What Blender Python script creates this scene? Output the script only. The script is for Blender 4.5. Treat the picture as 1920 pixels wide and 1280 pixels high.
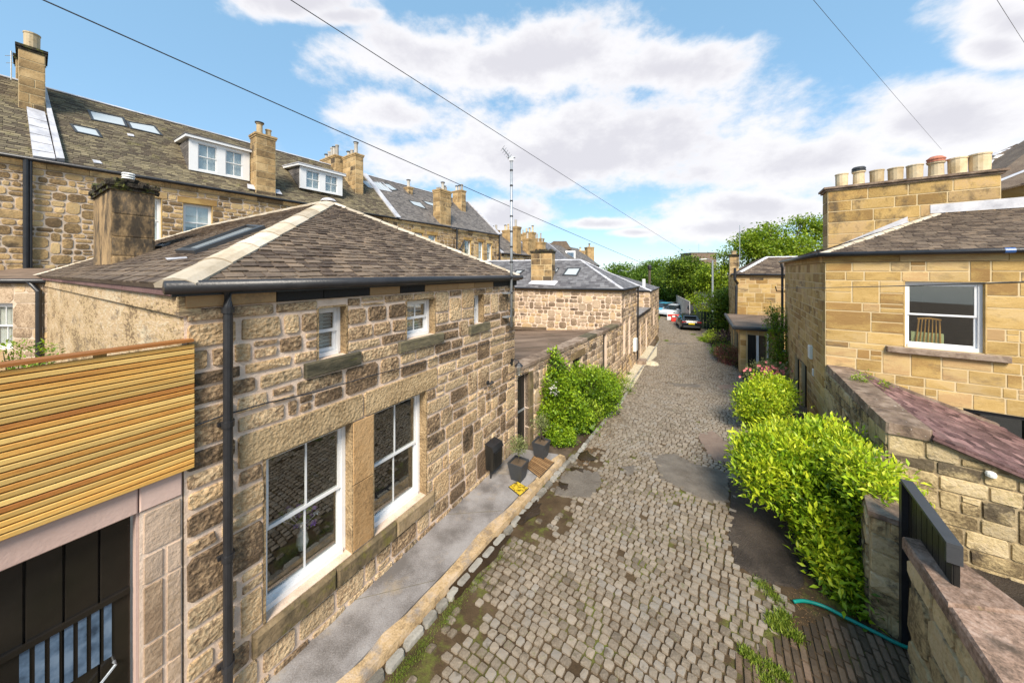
import bpy, math, random
import numpy as np
from mathutils import Vector
C = bpy.context.scene
for o in list(bpy.data.objects): bpy.data.objects.remove(o)
R = math.radians
# ------------------------------------------------------------------ camera, sky, sun, exposure
H, F, HY = 4.9, 600.0, 510.0          # eye height, focal length and horizon row (1920 px wide frame)
cam = bpy.data.cameras.new('camera'); camo = bpy.data.objects.new('camera', cam)
C.collection.objects.link(camo); C.camera = camo
camo.location = (0, 0, H); camo.rotation_euler = (R(90), 0, 0)
cam.sensor_width = 36; cam.lens = F/1920*36; cam.shift_y = -(640-HY)/1920
cam.clip_start = 0.05; cam.clip_end = 3000
C.view_settings.view_transform = 'Standard'; C.view_settings.look = 'None'
C.view_settings.gamma = 1; C.view_settings.use_curve_mapping = False
C.view_settings.exposure = 1.0
SV = Vector((-.04, -.67, .66)).normalized()
sun = bpy.data.lights.new('sun', 'SUN'); sun.energy = 3.3; sun.angle = R(22); sun.color = (1, .91, .78)
suno = bpy.data.objects.new('sun', sun); C.collection.objects.link(suno)
suno.rotation_euler = SV.to_track_quat('Z', 'Y').to_euler()
world = bpy.data.worlds.new('World'); C.world = world; world.use_nodes = True
def world_sky():
    nt = world.node_tree; N = nt.nodes; Lk = nt.links; N.clear()
    def n(t, **k):
        x = N.new(t)
        for a, b in k.items(): setattr(x, a, b)
        return x
    def m(op, a, b=None, c=None, clamp=False):
        x = n('ShaderNodeMath', operation=op); x.use_clamp = clamp
        for i, v in enumerate((a, b, c)):
            if v is None: continue
            if isinstance(v, (int, float)): x.inputs[i].default_value = v
            else: Lk.new(v, x.inputs[i])
        return x.outputs[0]
    out = n('ShaderNodeOutputWorld'); bg = n('ShaderNodeBackground'); bg.inputs[1].default_value = .115
    sky = n('ShaderNodeTexSky', sky_type='NISHITA'); sky.sun_disc = False
    sky.sun_elevation = math.asin(SV.z); sky.sun_rotation = math.atan2(SV.x, SV.y)
    sky.air_density = 1.0; sky.dust_density = .3; sky.ozone_density = 1.6; sky.altitude = 50
    tc = n('ShaderNodeTexCoord'); sp = n('ShaderNodeSeparateXYZ'); Lk.new(tc.outputs['Generated'], sp.inputs[0])
    dx, dy, dz = sp.outputs
    ay = m('MAXIMUM', m('ABSOLUTE', dy), .05)
    X = m('DIVIDE', dx, ay); Z = m('DIVIDE', dz, ay)
    # noise drawn on the sphere, flattened a little the way cumulus layers are
    mp = n('ShaderNodeMapping'); mp.inputs['Scale'].default_value = (1, 1, 1.7); Lk.new(tc.outputs['Generated'], mp.inputs[0])
    def noise(sc, det, ro, off=0):
        x = n('ShaderNodeTexNoise'); x.inputs['Scale'].default_value = sc; x.inputs['Detail'].default_value = det
        x.inputs['Roughness'].default_value = ro
        if off:
            m2 = n('ShaderNodeMapping'); m2.inputs['Location'].default_value = (off, off*.3, off*.8)
            m2.inputs['Scale'].default_value = (1, 1, 1.7)
            Lk.new(tc.outputs['Generated'], m2.inputs[0]); Lk.new(m2.outputs[0], x.inputs[0])
        else: Lk.new(mp.outputs[0], x.inputs[0])
        return x.outputs[0]
    nz = noise(4.2, 9, .62); nf = noise(13, 6, .6, 3.1); ng = noise(3.0, 5, .55, 7.7)
    ell = [(800,95,210,75),(1010,120,360,105),(1240,130,190,70),(1180,250,420,120),(1000,300,400,65),(730,215,130,60),
           (1500,300,330,90),(1790,230,260,85),(1700,330,380,60),(1330,430,135,32),(940,410,110,50),(1890,35,160,60),
           (560,5,150,40),(1120,420,90,12),(1200,436,60,10),(640,30,90,25),(1700,400,150,40),(2150,260,250,140),(1870,90,90,40),(1400,385,200,40)]
    acc = None
    for (px, py, rx, ry) in ell:
        a = m('DIVIDE', m('SUBTRACT', X, (px-960)/F), rx/F); b = m('DIVIDE', m('SUBTRACT', Z, (HY-py)/F), ry/F)
        e = m('SUBTRACT', 1, m('SQRT', m('ADD', m('MULTIPLY', a, a), m('MULTIPLY', b, b))))
        acc = e if acc is None else m('SMOOTH_MAX', acc, e, .25)
    acc = m('MAXIMUM', acc, -.42)
    v = m('ADD', m('MULTIPLY', acc, 1.15), m('MULTIPLY', m('SUBTRACT', nz, .5), 2.5))
    v = m('ADD', v, m('MULTIPLY', m('SUBTRACT', nf, .5), .8))
    mr = n('ShaderNodeMapRange'); mr.interpolation_type = 'SMOOTHSTEP'
    mr.inputs[1].default_value = -.16; mr.inputs[2].default_value = .50; Lk.new(v, mr.inputs[0])
    dens = m('MULTIPLY', mr.outputs[0], .97)
    thick = n('ShaderNodeMapRange'); thick.interpolation_type = 'SMOOTHSTEP'
    thick.inputs[1].default_value = .35; thick.inputs[2].default_value = 1.15
    Lk.new(m('ADD', v, m('MULTIPLY', m('SUBTRACT', ng, .5), 1.6)), thick.inputs[0])
    cc = n('ShaderNodeMix', data_type='RGBA')
    cc.inputs[6].default_value = (4.45, 4.4, 4.5, 1); cc.inputs[7].default_value = (3.45, 3.4, 3.65, 1)
    Lk.new(thick.outputs[0], cc.inputs[0])
    # sky colour: thin summer haze lifts the blue
    hz = n('ShaderNodeMix', data_type='RGBA'); hz.inputs[0].default_value = .6
    hz.inputs[7].default_value = (1.48, 2.85, 4.1, 1); Lk.new(sky.outputs[0], hz.inputs[6])
    mx = n('ShaderNodeMix', data_type='RGBA'); Lk.new(dens, mx.inputs[0]); Lk.new(hz.outputs[2], mx.inputs[6]); Lk.new(cc.outputs[2], mx.inputs[7])
    Lk.new(mx.outputs[2], bg.inputs[0]); Lk.new(bg.outputs[0], out.inputs[0])
world_sky()

# ------------------------------------------------------------------ helpers
rnd = random.Random(7); nr = np.random.default_rng(5)
def V(*a): return Vector(a)
UP = V(0, 0, 1)
def smooth(t): t = max(0, min(1, t)); return t*t*(3-2*t)
def g(y): return -.72*smooth((y-7.5)/10)
def ray(px, py): return V((px-960)/F, 1, -(py-HY)/F)
def W(px, py, z): r = ray(px, py)*z; return V(r.x, r.y, r.z+H)
def hit(px, py, p, n):                       # where a sight line meets a plane
    r = ray(px, py); c = V(0, 0, H); t = (Vector(p)-c).dot(n)/r.dot(n); return c+r*t
def G(px, py, up=0):                         # where a sight line meets the ground
    z = 10
    for _ in range(12): z = (H-g(z)-up)*F/max(4, (py-HY))
    r = ray(px, py)*z; return V(r.x, r.y, g(z)+up)
def proj(p):
    y = max(.2, p[1]); return 960+p[0]/y*F, HY-(p[2]-H)/y*F
OFF = {}
def offs(p): return OFF.get(p.name, V(0, 0, 0)) if p else V(0, 0, 0)
def props(o, label=None, cat=None, group=None, kind=None):
    if label: o['label'] = label
    if cat: o['category'] = cat
    if group: o['group'] = group
    if kind: o['kind'] = kind
    return o
def thing(name, label, cat, loc, group=None):
    o = bpy.data.objects.new(name, None); C.collection.objects.link(o); o.location = loc; o.empty_display_size = .2
    OFF[o.name] = Vector(loc); return props(o, label, cat, group)
class MB:
    def __init__(s): s.v = []; s.f = []; s.t = []; s.m = []
    def add(s, vs, fs, tone=(.5, .5, 0), mi=0):
        b = len(s.v); s.v += [tuple(v) for v in vs]; s.t += [tone]*len(vs)
        s.f += [tuple(i+b for i in f) for f in fs]; s.m += [mi]*len(fs); return s
    def join(s, o): return s.add_raw(o)
    def add_raw(s, o):
        b = len(s.v); s.v += o.v; s.t += o.t; s.f += [tuple(i+b for i in f) for f in o.f]; s.m += o.m; return s
    def box(s, c, u, v, w, tone=(.5, .5, 0), mi=0):     # centre and three half-axes
        c, u, v, w = map(Vector, (c, u, v, w))
        P = [c+a*u+b*v+d*w for d in (-1, 1) for b in (-1, 1) for a in (-1, 1)]
        return s.add(P, [(0, 2, 3, 1), (4, 5, 7, 6), (0, 1, 5, 4), (2, 6, 7, 3), (0, 4, 6, 2), (1, 3, 7, 5)], tone, mi)
    def bbox(s, fr, a0, b0, a1, b1, n0, n1, tone=(.5, .5, 0), bev=0, mi=0):   # box in wall coordinates, optional bevel
        o, u, v, n = fr
        if not bev:
            P = [o+u*a+v*b+n*d for d in (n0, n1) for b in (b0, b1) for a in (a0, a1)]
            return s.add(P, [(0, 2, 3, 1), (4, 5, 7, 6), (0, 1, 5, 4), (2, 6, 7, 3), (0, 4, 6, 2), (1, 3, 7, 5)], tone, mi)
        e = bev
        rg = lambda i, d: [o+u*a+v*b+n*d for a, b in ((a0+i, b0+i), (a1-i, b0+i), (a1-i, b1-i), (a0+i, b1-i))]
        P = rg(0, n0)+rg(0, n1-e)+rg(e, n1)
        fs = [(3, 2, 1, 0), (8, 9, 10, 11)]
        for k in (0, 4):
            for i in range(4): j = (i+1) % 4; fs.append((k+i, k+j, k+4+j, k+4+i))
        return s.add(P, fs, tone, mi)
    def prism(s, poly, d, tone=(.5, .5, 0), mi=0):       # planar polygon extruded by vector d
        n = len(poly); P = [Vector(p) for p in poly]+[Vector(p)+Vector(d) for p in poly]
        return s.add(P, [tuple(range(n-1, -1, -1)), tuple(range(n, 2*n))]+[(i, (i+1) % n, n+(i+1) % n, n+i) for i in range(n)], tone, mi)
    def tube(s, pts, r, seg=8, tone=(.5, .5, 0), mi=0, cap=True):
        pts = [Vector(p) for p in pts]; rr = r if isinstance(r, (list, tuple)) else [r]*len(pts); P = []; fs = []
        for i, p in enumerate(pts):
            t = (pts[min(i+1, len(pts)-1)]-pts[max(i-1, 0)]).normalized()
            a = t.cross(V(0, 0, 1));
            if a.length < .05: a = t.cross(V(1, 0, 0))
            a.normalize(); b = t.cross(a)
            P += [p+(a*math.cos(2*math.pi*k/seg)+b*math.sin(2*math.pi*k/seg))*rr[i] for k in range(seg)]
        for i in range(len(pts)-1):
            for k in range(seg): j = (k+1) % seg; fs.append((i*seg+k, i*seg+j, (i+1)*seg+j, (i+1)*seg+k))
        if cap: fs += [tuple(range(seg-1, -1, -1)), tuple(range(len(P)-seg, len(P)))]
        return s.add(P, fs, tone, mi)
    def lathe(s, c, prof, seg=14, tone=(.5, .5, 0), mi=0, cap=True):      # profile (r, z)
        c = Vector(c); P = []; fs = []
        for r, z in prof: P += [c+V(r*math.cos(2*math.pi*k/seg), r*math.sin(2*math.pi*k/seg), z) for k in range(seg)]
        for i in range(len(prof)-1):
            for k in range(seg): j = (k+1) % seg; fs.append((i*seg+k, i*seg+j, (i+1)*seg+j, (i+1)*seg+k))
        if cap: fs += [tuple(range(seg-1, -1, -1)), tuple(range(len(P)-seg, len(P)))]
        return s.add(P, fs, tone, mi)
    def build(s, name, mats, parent=None, label=None, cat=None, group=None, kind=None, sm=False, loc=None):
        off = offs(parent) if parent else (Vector(loc) if loc is not None else V(0, 0, 0))
        me = bpy.data.meshes.new(name); a = np.array(s.v, dtype=float).reshape(-1, 3)-np.array(off)
        me.from_pydata(a.tolist(), [], s.f)
        for m in (mats if isinstance(mats, (list, tuple)) else [mats]): me.materials.append(m)
        if any(s.m): me.polygons.foreach_set('material_index', s.m)
        at = me.attributes.new('tone', 'FLOAT_VECTOR', 'POINT'); at.data.foreach_set('vector', np.array(s.t, dtype='f').ravel())
        if sm: me.polygons.foreach_set('use_smooth', [True]*len(s.f))
        me.update(); o = bpy.data.objects.new(name, me); C.collection.objects.link(o)
        if parent: o.parent = parent; OFF[o.name] = off
        else: o.location = off; OFF[o.name] = Vector(off)
        return props(o, label, cat, group, kind)
def tones(dark=0): return (rnd.random(), rnd.random(), dark)
def seen_size(mb):
    a = np.array(mb.v); c = a.mean(0)
    if c[1] < .4: return 0
    x, y = proj(c)
    if x < -20 or x > 1940 or y < -20 or y > 1300: return 0
    e = np.linalg.norm(a.max(0)-a.min(0)); return e/np.linalg.norm(c-np.array([0, 0, H]))
def pieces(lst, name, mat, parent, limit=300, rest=None, minsize=.010, sm=False):
    ks = sorted(((seen_size(m), i) for i, m in enumerate(lst)), reverse=True)
    keep = [i for k, i in ks[:limit] if k > minsize]; ks2 = set(keep)
    for i in keep: lst[i].build(name, mat, parent, sm=sm)
    rs = [m for i, m in enumerate(lst) if i not in ks2]
    if rs:
        b = MB()
        for m in rs: b.add_raw(m)
        b.build(rest or name+'_field', mat, parent, kind='stuff', sm=sm)

# ------------------------------------------------------------------ materials
def principled(name, col=(.5, .5, .5), rough=.7, metal=0, spec=.5):
    m = bpy.data.materials.new(name); m.use_nodes = True; b = m.node_tree.nodes['Principled BSDF']
    b.inputs['Base Color'].default_value = (*col, 1); b.inputs['Roughness'].default_value = rough
    b.inputs['Metallic'].default_value = metal; b.inputs['Specular IOR Level'].default_value = spec
    return m
def mat(name, cols, scale=3, det=6, nk=.6, tk=.6, bump=.3, bscale=30, rough=.85, stain=None, stain_scale=1.5, stain_th=.55, stain_w=.15,
        vt=True, fine=.25, spec=.3, stretch=(1, 1, 1), bdist=.02, green=None, green_th=.6, metal=0, voro=False, bright=.35):
    """colours by ramp over noise + the piece's own tone; real relief by bump; stains of soot, lichen or moss with a shape of their own"""
    m = principled(name, rough=rough, spec=spec, metal=metal); nt = m.node_tree; N = nt.nodes; L = nt.links; b = N['Principled BSDF']
    geo = N.new('ShaderNodeNewGeometry'); mp = N.new('ShaderNodeMapping'); mp.inputs['Scale'].default_value = stretch
    L.new(geo.outputs['Position'], mp.inputs[0])
    def noise(sc, d=5, r=.6, off=0):
        x = N.new('ShaderNodeTexNoise'); x.inputs['Scale'].default_value = sc; x.inputs['Detail'].default_value = d; x.inputs['Roughness'].default_value = r
        if off:
            q = N.new('ShaderNodeVectorMath'); q.operation = 'ADD'; q.inputs[1].default_value = (off, off, off); L.new(mp.outputs[0], q.inputs[0]); L.new(q.outputs[0], x.inputs[0])
        else: L.new(mp.outputs[0], x.inputs[0])
        return x.outputs[0]
    def M(op, a, c=None, clamp=False):
        x = N.new('ShaderNodeMath'); x.operation = op; x.use_clamp = clamp
        for i, v in enumerate((a, c)):
            if v is None: continue
            if isinstance(v, (int, float)): x.inputs[i].default_value = v
            else: L.new(v, x.inputs[i])
        return x.outputs[0]
    at = N.new('ShaderNodeAttribute'); at.attribute_name = 'tone'; sx = N.new('ShaderNodeSeparateXYZ'); L.new(at.outputs['Vector'], sx.inputs[0])
    n1 = noise(scale, det); n2 = noise(bscale, 5, .65)
    f = M('MULTIPLY', M('SUBTRACT', n1, .5), nk*3.0)
    if vt: f = M('ADD', f, M('MULTIPLY', M('SUBTRACT', sx.outputs[0], .5), tk*1.5))
    f = M('ADD', f, M('MULTIPLY', M('SUBTRACT', n2, .5), fine*2.6)); f = M('ADD', f, .5, True)
    cr = N.new('ShaderNodeValToRGB'); el = cr.color_ramp.elements
    while len(el) < len(cols): el.new(.5)
    for i, c in enumerate(cols): el[i].position = i/(len(cols)-1); el[i].color = (*c, 1)
    L.new(f, cr.inputs[0]); col = cr.outputs[0]
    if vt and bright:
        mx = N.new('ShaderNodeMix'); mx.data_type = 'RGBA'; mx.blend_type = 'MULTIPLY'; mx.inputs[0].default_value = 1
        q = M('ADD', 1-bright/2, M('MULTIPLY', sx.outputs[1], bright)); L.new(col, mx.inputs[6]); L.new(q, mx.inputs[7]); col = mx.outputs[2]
    def over(colr, fac):
        nonlocal col
        mx = N.new('ShaderNodeMix'); mx.data_type = 'RGBA'; L.new(fac, mx.inputs[0]); L.new(col, mx.inputs[6]); mx.inputs[7].default_value = (*colr, 1); col = mx.outputs[2]
    if stain:
        s = noise(stain_scale, 7, .68, 13.3)
        if vt: s = M('ADD', s, M('MULTIPLY', sx.outputs[2], .2))
        r = N.new('ShaderNodeMapRange'); r.inputs[1].default_value = stain_th; r.inputs[2].default_value = stain_th+stain_w; r.inputs[4].default_value = .85
        L.new(s, r.inputs[0]); over(stain, r.outputs[0])
    if green:
        s = noise(stain_scale*1.7, 7, .7, 31.7); r = N.new('ShaderNodeMapRange'); r.inputs[1].default_value = green_th; r.inputs[2].default_value = green_th+.12; r.inputs[4].default_value = .9
        L.new(s, r.inputs[0]); over(green, r.outputs[0])
    L.new(col, b.inputs['Base Color'])
    if bump:
        h = n2
        if voro:
            vo = N.new('ShaderNodeTexVoronoi'); vo.inputs['Scale'].default_value = bscale*.8; L.new(mp.outputs[0], vo.inputs[0]); h = M('ADD', n2, M('MULTIPLY', vo.outputs[0], .7))
        h = M('ADD', h, M('MULTIPLY', noise(bscale*.3, 4, .6, 5.5), 1.2))
        bp = N.new('ShaderNodeBump'); bp.inputs['Strength'].default_value = bump; bp.inputs['Distance'].default_value = bdist; L.new(h, bp.inputs['Height']); L.new(bp.outputs[0], b.inputs['Normal'])
    return m
def leafmat(name, cols, trans=.3, rough=.45):
    m = mat(name, cols, scale=1.3, nk=.45, tk=.75, bump=0, fine=.1, rough=rough, spec=.35, bright=.5)
    nt = m.node_tree; N = nt.nodes; L = nt.links; b = N['Principled BSDF']; src = b.inputs['Base Color'].links[0].from_socket
    tr = N.new('ShaderNodeBsdfTranslucent'); L.new(src, tr.inputs[0]); mx = N.new('ShaderNodeMixShader'); mx.inputs[0].default_value = trans
    out = N['Material Output']; L.new(b.outputs[0], mx.inputs[1]); L.new(tr.outputs[0], mx.inputs[2]); L.new(mx.outputs[0], out.inputs[0]); return m
def glassmat(name, tint=(.75, .8, .78), base=.12, graze=.85):
    m = bpy.data.materials.new(name); m.use_nodes = True; nt = m.node_tree; N = nt.nodes; L = nt.links; N.clear()
    out = N.new('ShaderNodeOutputMaterial'); tr = N.new('ShaderNodeBsdfTransparent'); tr.inputs[0].default_value = (*tint, 1)
    gl = N.new('ShaderNodeBsdfGlossy'); gl.inputs[1].default_value = .015; mx = N.new('ShaderNodeMixShader')
    lw = N.new('ShaderNodeLayerWeight'); fr = N.new('ShaderNodeMath'); fr.operation = 'POWER'; fr.inputs[1].default_value = 4; lw.inputs[0].default_value = .5; L.new(lw.outputs['Facing'], fr.inputs[0]); ad = N.new('ShaderNodeMath'); ad.operation = 'MULTIPLY_ADD'; ad.inputs[1].default_value = graze; ad.inputs[2].default_value = base; ad.use_clamp = True
    L.new(fr.outputs[0], ad.inputs[0]); L.new(ad.outputs[0], mx.inputs[0]); L.new(tr.outputs[0], mx.inputs[1]); L.new(gl.outputs[0], mx.inputs[2]); L.new(mx.outputs[0], out.inputs[0]); return m
M_RUB = mat('rubble_stone', [(.15,.10,.06),(.30,.20,.115),(.45,.315,.185),(.58,.44,.27),(.50,.34,.185)], scale=2.8, nk=.55, tk=.75, bump=1.0, bscale=26, stain=(.05,.038,.024), stain_scale=9, stain_th=.60, stain_w=.2, fine=.8, bdist=.03, voro=True)
M_RUB2 = mat('rubble_stone_terrace', [(.17,.11,.055),(.34,.225,.105),(.50,.33,.15),(.56,.40,.20)], scale=1.2, nk=.5, tk=.8, bump=.7, bscale=20, stain=(.05,.04,.03), stain_scale=1.6, stain_th=.6, stain_w=.2, fine=.6, bdist=.02)
M_PINKR = mat('pink_rubble_stone', [(.20,.14,.09),(.40,.29,.19),(.53,.41,.29),(.48,.33,.17)], scale=1.5, nk=.5, tk=.8, bump=.8, bscale=24, stain=(.06,.045,.035), stain_scale=3, stain_th=.62, fine=.6)
M_MORT = mat('lime_mortar', [(.56,.42,.31),(.70,.54,.42),(.76,.61,.49)], scale=4, nk=.7, tk=0, bump=.5, bscale=50, vt=False, stain=(.34,.26,.19), stain_scale=2, stain_th=.64)
M_MORT2 = mat('terrace_mortar', [(.50,.39,.29),(.66,.54,.42)], scale=3, nk=.7, tk=0, bump=.5, bscale=30, vt=False, stain=(.14,.10,.07), stain_scale=.8, stain_th=.55)
M_ASH = mat('ashlar_sandstone', [(.29,.17,.06),(.40,.26,.09),(.48,.32,.12),(.52,.37,.175),(.44,.28,.13)], scale=1.6, nk=.5, tk=.7, bump=.35, bscale=34, stain=(.16,.115,.07), stain_scale=2.2, stain_th=.60, stain_w=.2, fine=.35, stretch=(1,1,2.5), bdist=.015, bright=.25)
M_ASHM = mat('ashlar_mortar', [(.50,.38,.20),(.60,.48,.30)], scale=3, nk=.6, tk=0, bump=.2, vt=False)
M_OUT = mat('outhouse_stone', [(.16,.115,.06),(.36,.27,.14),(.48,.37,.20),(.52,.41,.25)], scale=2.2, nk=.7, tk=.6, bump=.8, bscale=20, stain=(.05,.038,.028), stain_scale=3, stain_th=.58, stain_w=.12, green=(.16,.15,.04), green_th=.66, fine=.6, bdist=.03)
M_CHIM = mat('chimney_sandstone', [(.26,.17,.08),(.42,.28,.13),(.52,.37,.19)], scale=1.8, nk=.7, tk=.6, bump=.4, bscale=22, stain=(.045,.035,.028), stain_scale=1.5, stain_th=.53, stain_w=.18, fine=.4)
M_ASHC = mat('sooty_ashlar', [(.28,.17,.06),(.40,.26,.09),(.48,.32,.12),(.46,.31,.15)], scale=1.6, nk=.6, tk=.6, bump=.4, bscale=30, stain=(.09,.065,.04), stain_scale=2.4, stain_th=.535, stain_w=.16, fine=.5, stretch=(1,1,.7))
M_MORT3 = mat('sandy_mortar', [(.30,.23,.13),(.42,.33,.20)], scale=4, nk=.9, tk=0, bump=.6, bscale=40, vt=False, stain=(.12,.09,.06), stain_scale=2, stain_th=.56)
M_CHIM2 = mat('sooty_chimney_stone', [(.12,.09,.06),(.30,.20,.10),(.46,.31,.16)], scale=1.8, nk=.8, tk=.6, bump=.4, bscale=22, stain=(.03,.026,.022), stain_scale=2.8, stain_th=.50, stain_w=.12, fine=.7, stretch=(1,1,.4))
M_MOSSCAP = mat('mossy_cap_stone', [(.012,.010,.008),(.035,.028,.02),(.09,.07,.045)], scale=4, nk=.9, bump=1, bscale=16, green=(.11,.12,.02), green_th=.53, stain=(.02,.018,.015), stain_scale=3, stain_th=.55, bdist=.05)
M_HARL = mat('weathered_render', [(.22,.15,.085),(.42,.30,.16),(.52,.39,.22),(.46,.31,.19),(.55,.45,.30)], scale=1.6, nk=1.3, tk=0, vt=False, bump=.8, bscale=22, stain=(.17,.13,.09), stain_scale=3.4, stain_th=.55, stain_w=.1, stretch=(.45,.45,1.3), fine=1.5, det=9)
M_DARKST = mat('dark_sill_stone', [(.06,.055,.035),(.11,.095,.06),(.18,.15,.09)], scale=4, nk=.9, bump=.6, bscale=24, stretch=(1,1,3), green=(.13,.13,.03), green_th=.6, stain_scale=3)
M_BLACKST = mat('sooty_eaves_stone', [(.022,.020,.018),(.05,.043,.035),(.18,.12,.065),(.34,.21,.10)], scale=2.5, nk=.7, tk=1.1, bump=.5, bscale=20)
M_LINT = mat('lintel_stone', [(.17,.115,.06),(.34,.235,.125),(.48,.35,.20)], scale=2.5, nk=.7, bump=1, bscale=30, stain=(.07,.05,.035), stain_scale=5, stain_th=.6, fine=.8, voro=True)
M_MOSSSILL = mat('mossy_sill_stone', [(.12,.09,.05),(.25,.18,.10),(.34,.25,.15)], scale=3, nk=.9, bump=.8, bscale=20, green=(.15,.13,.03), green_th=.54, stain=(.05,.04,.025), stain_scale=2.5, stain_th=.55)
M_ORSTONE = mat('orange_mullion_stone', [(.24,.15,.07),(.42,.25,.11),(.46,.29,.14)], scale=3, nk=.8, bump=.7, bscale=24, stain=(.1,.07,.04), stain_scale=3, stain_th=.6, fine=.5)
M_JAMB = mat('dressed_jamb_stone', [(.28,.19,.12),(.42,.30,.20),(.52,.39,.29)], scale=2.5, nk=.7, tk=.8, bump=.6, bscale=30, stain=(.16,.11,.07), stain_scale=3, stain_th=.6, fine=.6)
M_PINK = mat('pink_dressed_stone', [(.46,.32,.27),(.55,.40,.34)], scale=1.2, nk=.6, tk=.4, bump=.2, bscale=40)
M_SLATE = mat('brown_slate', [(.065,.045,.033),(.115,.083,.060),(.16,.12,.086),(.20,.145,.10)], scale=2.2, nk=.5, tk=.6, bump=.5, bscale=30, stain=(.28,.25,.19), stain_scale=14, stain_th=.66, stain_w=.08, fine=.5, rough=.75, bright=.4)
M_SLATET = mat('mossy_terrace_slate', [(.085,.065,.045),(.14,.115,.075),(.20,.165,.10)], scale=.8, nk=.7, tk=.8, bump=.5, bscale=22, green=(.17,.15,.06), green_th=.58, stain_scale=.9, fine=.4, rough=.8, bright=.5)
M_SLATEG = mat('grey_slate', [(.10,.09,.085),(.15,.135,.125),(.19,.17,.155)], scale=1.2, nk=.4, tk=.7, bump=.3, bscale=22, rough=.65)
M_SLATEB = mat('blue_grey_slate', [(.095,.09,.095),(.14,.135,.14),(.175,.17,.175)], scale=1.2, nk=.3, tk=.8, bump=.3, bscale=30, rough=.55)
M_SLATEP = mat('purple_slate', [(.085,.045,.045),(.16,.09,.085),(.22,.13,.12)], scale=1.8, nk=.7, tk=.8, bump=.5, bscale=24, stain=(.36,.30,.27), stain_scale=9, stain_th=.65, stain_w=.06, rough=.7, fine=.6, bright=.8)
M_LEAD = mat('lead_sheet', [(.34,.34,.37),(.48,.48,.51),(.60,.58,.60)], scale=2.5, nk=.9, tk=.2, bump=.15, bscale=14, rough=.5, spec=.5)
M_HIP = mat('cream_ridge_tile', [(.40,.32,.22),(.54,.46,.35),(.62,.55,.45)], scale=2.5, nk=.7, tk=.4, bump=.2, bscale=30, stain=(.22,.17,.11), stain_scale=5, stain_th=.66)
M_WHITE = mat('white_painted_wood', [(.74,.74,.74),(.82,.82,.82)], scale=3, nk=.4, tk=.1, bump=.05, rough=.4, spec=.5, bright=.05)
M_BLACK = mat('black_painted_iron', [(.012,.012,.014),(.03,.03,.033)], scale=4, nk=.6, tk=.3, bump=.12, bscale=30, rough=.38, spec=.5)
M_BLACKW = mat('black_painted_boards', [(.010,.010,.010),(.028,.026,.022)], scale=4, nk=.8, tk=.6, bump=.2, bscale=20, rough=.4, stretch=(3,3,.4))
M_GLOSS = mat('glossy_black_paint', [(.010,.009,.008),(.022,.018,.014)], scale=2, nk=.8, tk=.3, bump=.12, bscale=6, rough=.16, spec=.6)
M_DGREY = mat('charcoal_plastic', [(.035,.038,.042),(.06,.063,.068)], scale=4, nk=.4, tk=.3, bump=.05, rough=.45)
M_GALV = mat('galvanised_steel', [(.30,.33,.36),(.48,.51,.54)], scale=5, nk=.6, tk=.2, bump=.1, rough=.4, metal=.5)
M_GLASS = glassmat('window_glass', (.93,.95,.94), .13, .6); M_SKYL = principled('skylight_glass', (.42, .46, .48), .12, 0, .6)
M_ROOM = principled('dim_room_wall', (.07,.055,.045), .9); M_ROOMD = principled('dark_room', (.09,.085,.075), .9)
M_BLIND = mat('white_blind', [(.62,.64,.62),(.74,.75,.73)], scale=2, nk=.3, tk=.3, bump=0, rough=.6)
M_POT = mat('buff_clay_pot', [(.42,.31,.17),(.56,.44,.27),(.60,.50,.34)], scale=3, nk=.8, tk=.5, bump=.2, bscale=16, stain=(.10,.08,.06), stain_scale=3.2, stain_th=.58)
M_POTG = mat('grey_clay_pot', [(.34,.31,.27),(.50,.47,.42)], scale=3, nk=.7, tk=.6, bump=.2, stain=(.08,.07,.06), stain_scale=2.5, stain_th=.6)
M_TERRA = mat('terracotta', [(.36,.13,.08),(.50,.20,.13)], scale=3, nk=.7, bump=.2)
M_WOOD = mat('cedar_slat', [(.34,.13,.03),(.50,.23,.05),(.63,.35,.085),(.58,.38,.12),(.70,.46,.15)], scale=1.6, nk=.35, tk=1.0, bump=.2, bscale=40, stretch=(1,1,9), rough=.5, fine=.3, spec=.4)
M_SETT = mat('whinstone_sett', [(.15,.117,.083),(.215,.172,.125),(.265,.215,.16),(.235,.205,.17)], scale=1.6, nk=.5, tk=.6, bump=.25, bscale=40, rough=.62, stain=(.085,.065,.042), stain_scale=4.5, stain_th=.585, stain_w=.10, fine=.6, bright=.2, spec=.4, green=(.15,.145,.06), green_th=.60)
M_JOINT = mat('earth_and_moss_joints', [(.045,.028,.014),(.075,.048,.024),(.11,.075,.042)], scale=2, nk=.9, vt=False, bump=.6, bscale=60, green=(.12,.14,.022), green_th=.53, stain_scale=.9, rough=.95)
M_EARTH = mat('brown_earth', [(.06,.045,.03),(.11,.08,.055),(.18,.135,.09)], scale=2, nk=.9, vt=False, bump=.7, bscale=50, green=(.09,.11,.03), green_th=.6, stain_scale=1, rough=.95)
M_TARM = mat('grey_tarmac', [(.11,.09,.07),(.165,.14,.115),(.21,.18,.145)], scale=3, nk=.7, tk=.3, bump=.8, bscale=90, rough=.8, fine=1.2, stain=(.07,.055,.04), stain_scale=2.5, stain_th=.6)
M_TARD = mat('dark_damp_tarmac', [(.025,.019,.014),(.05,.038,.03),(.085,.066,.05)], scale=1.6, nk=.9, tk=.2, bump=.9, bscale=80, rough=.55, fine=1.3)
M_TARR = mat('reddish_tarmac', [(.19,.13,.10),(.26,.19,.145)], scale=3, nk=.7, tk=.3, bump=.4, bscale=120, rough=.8, fine=.6)
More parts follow.
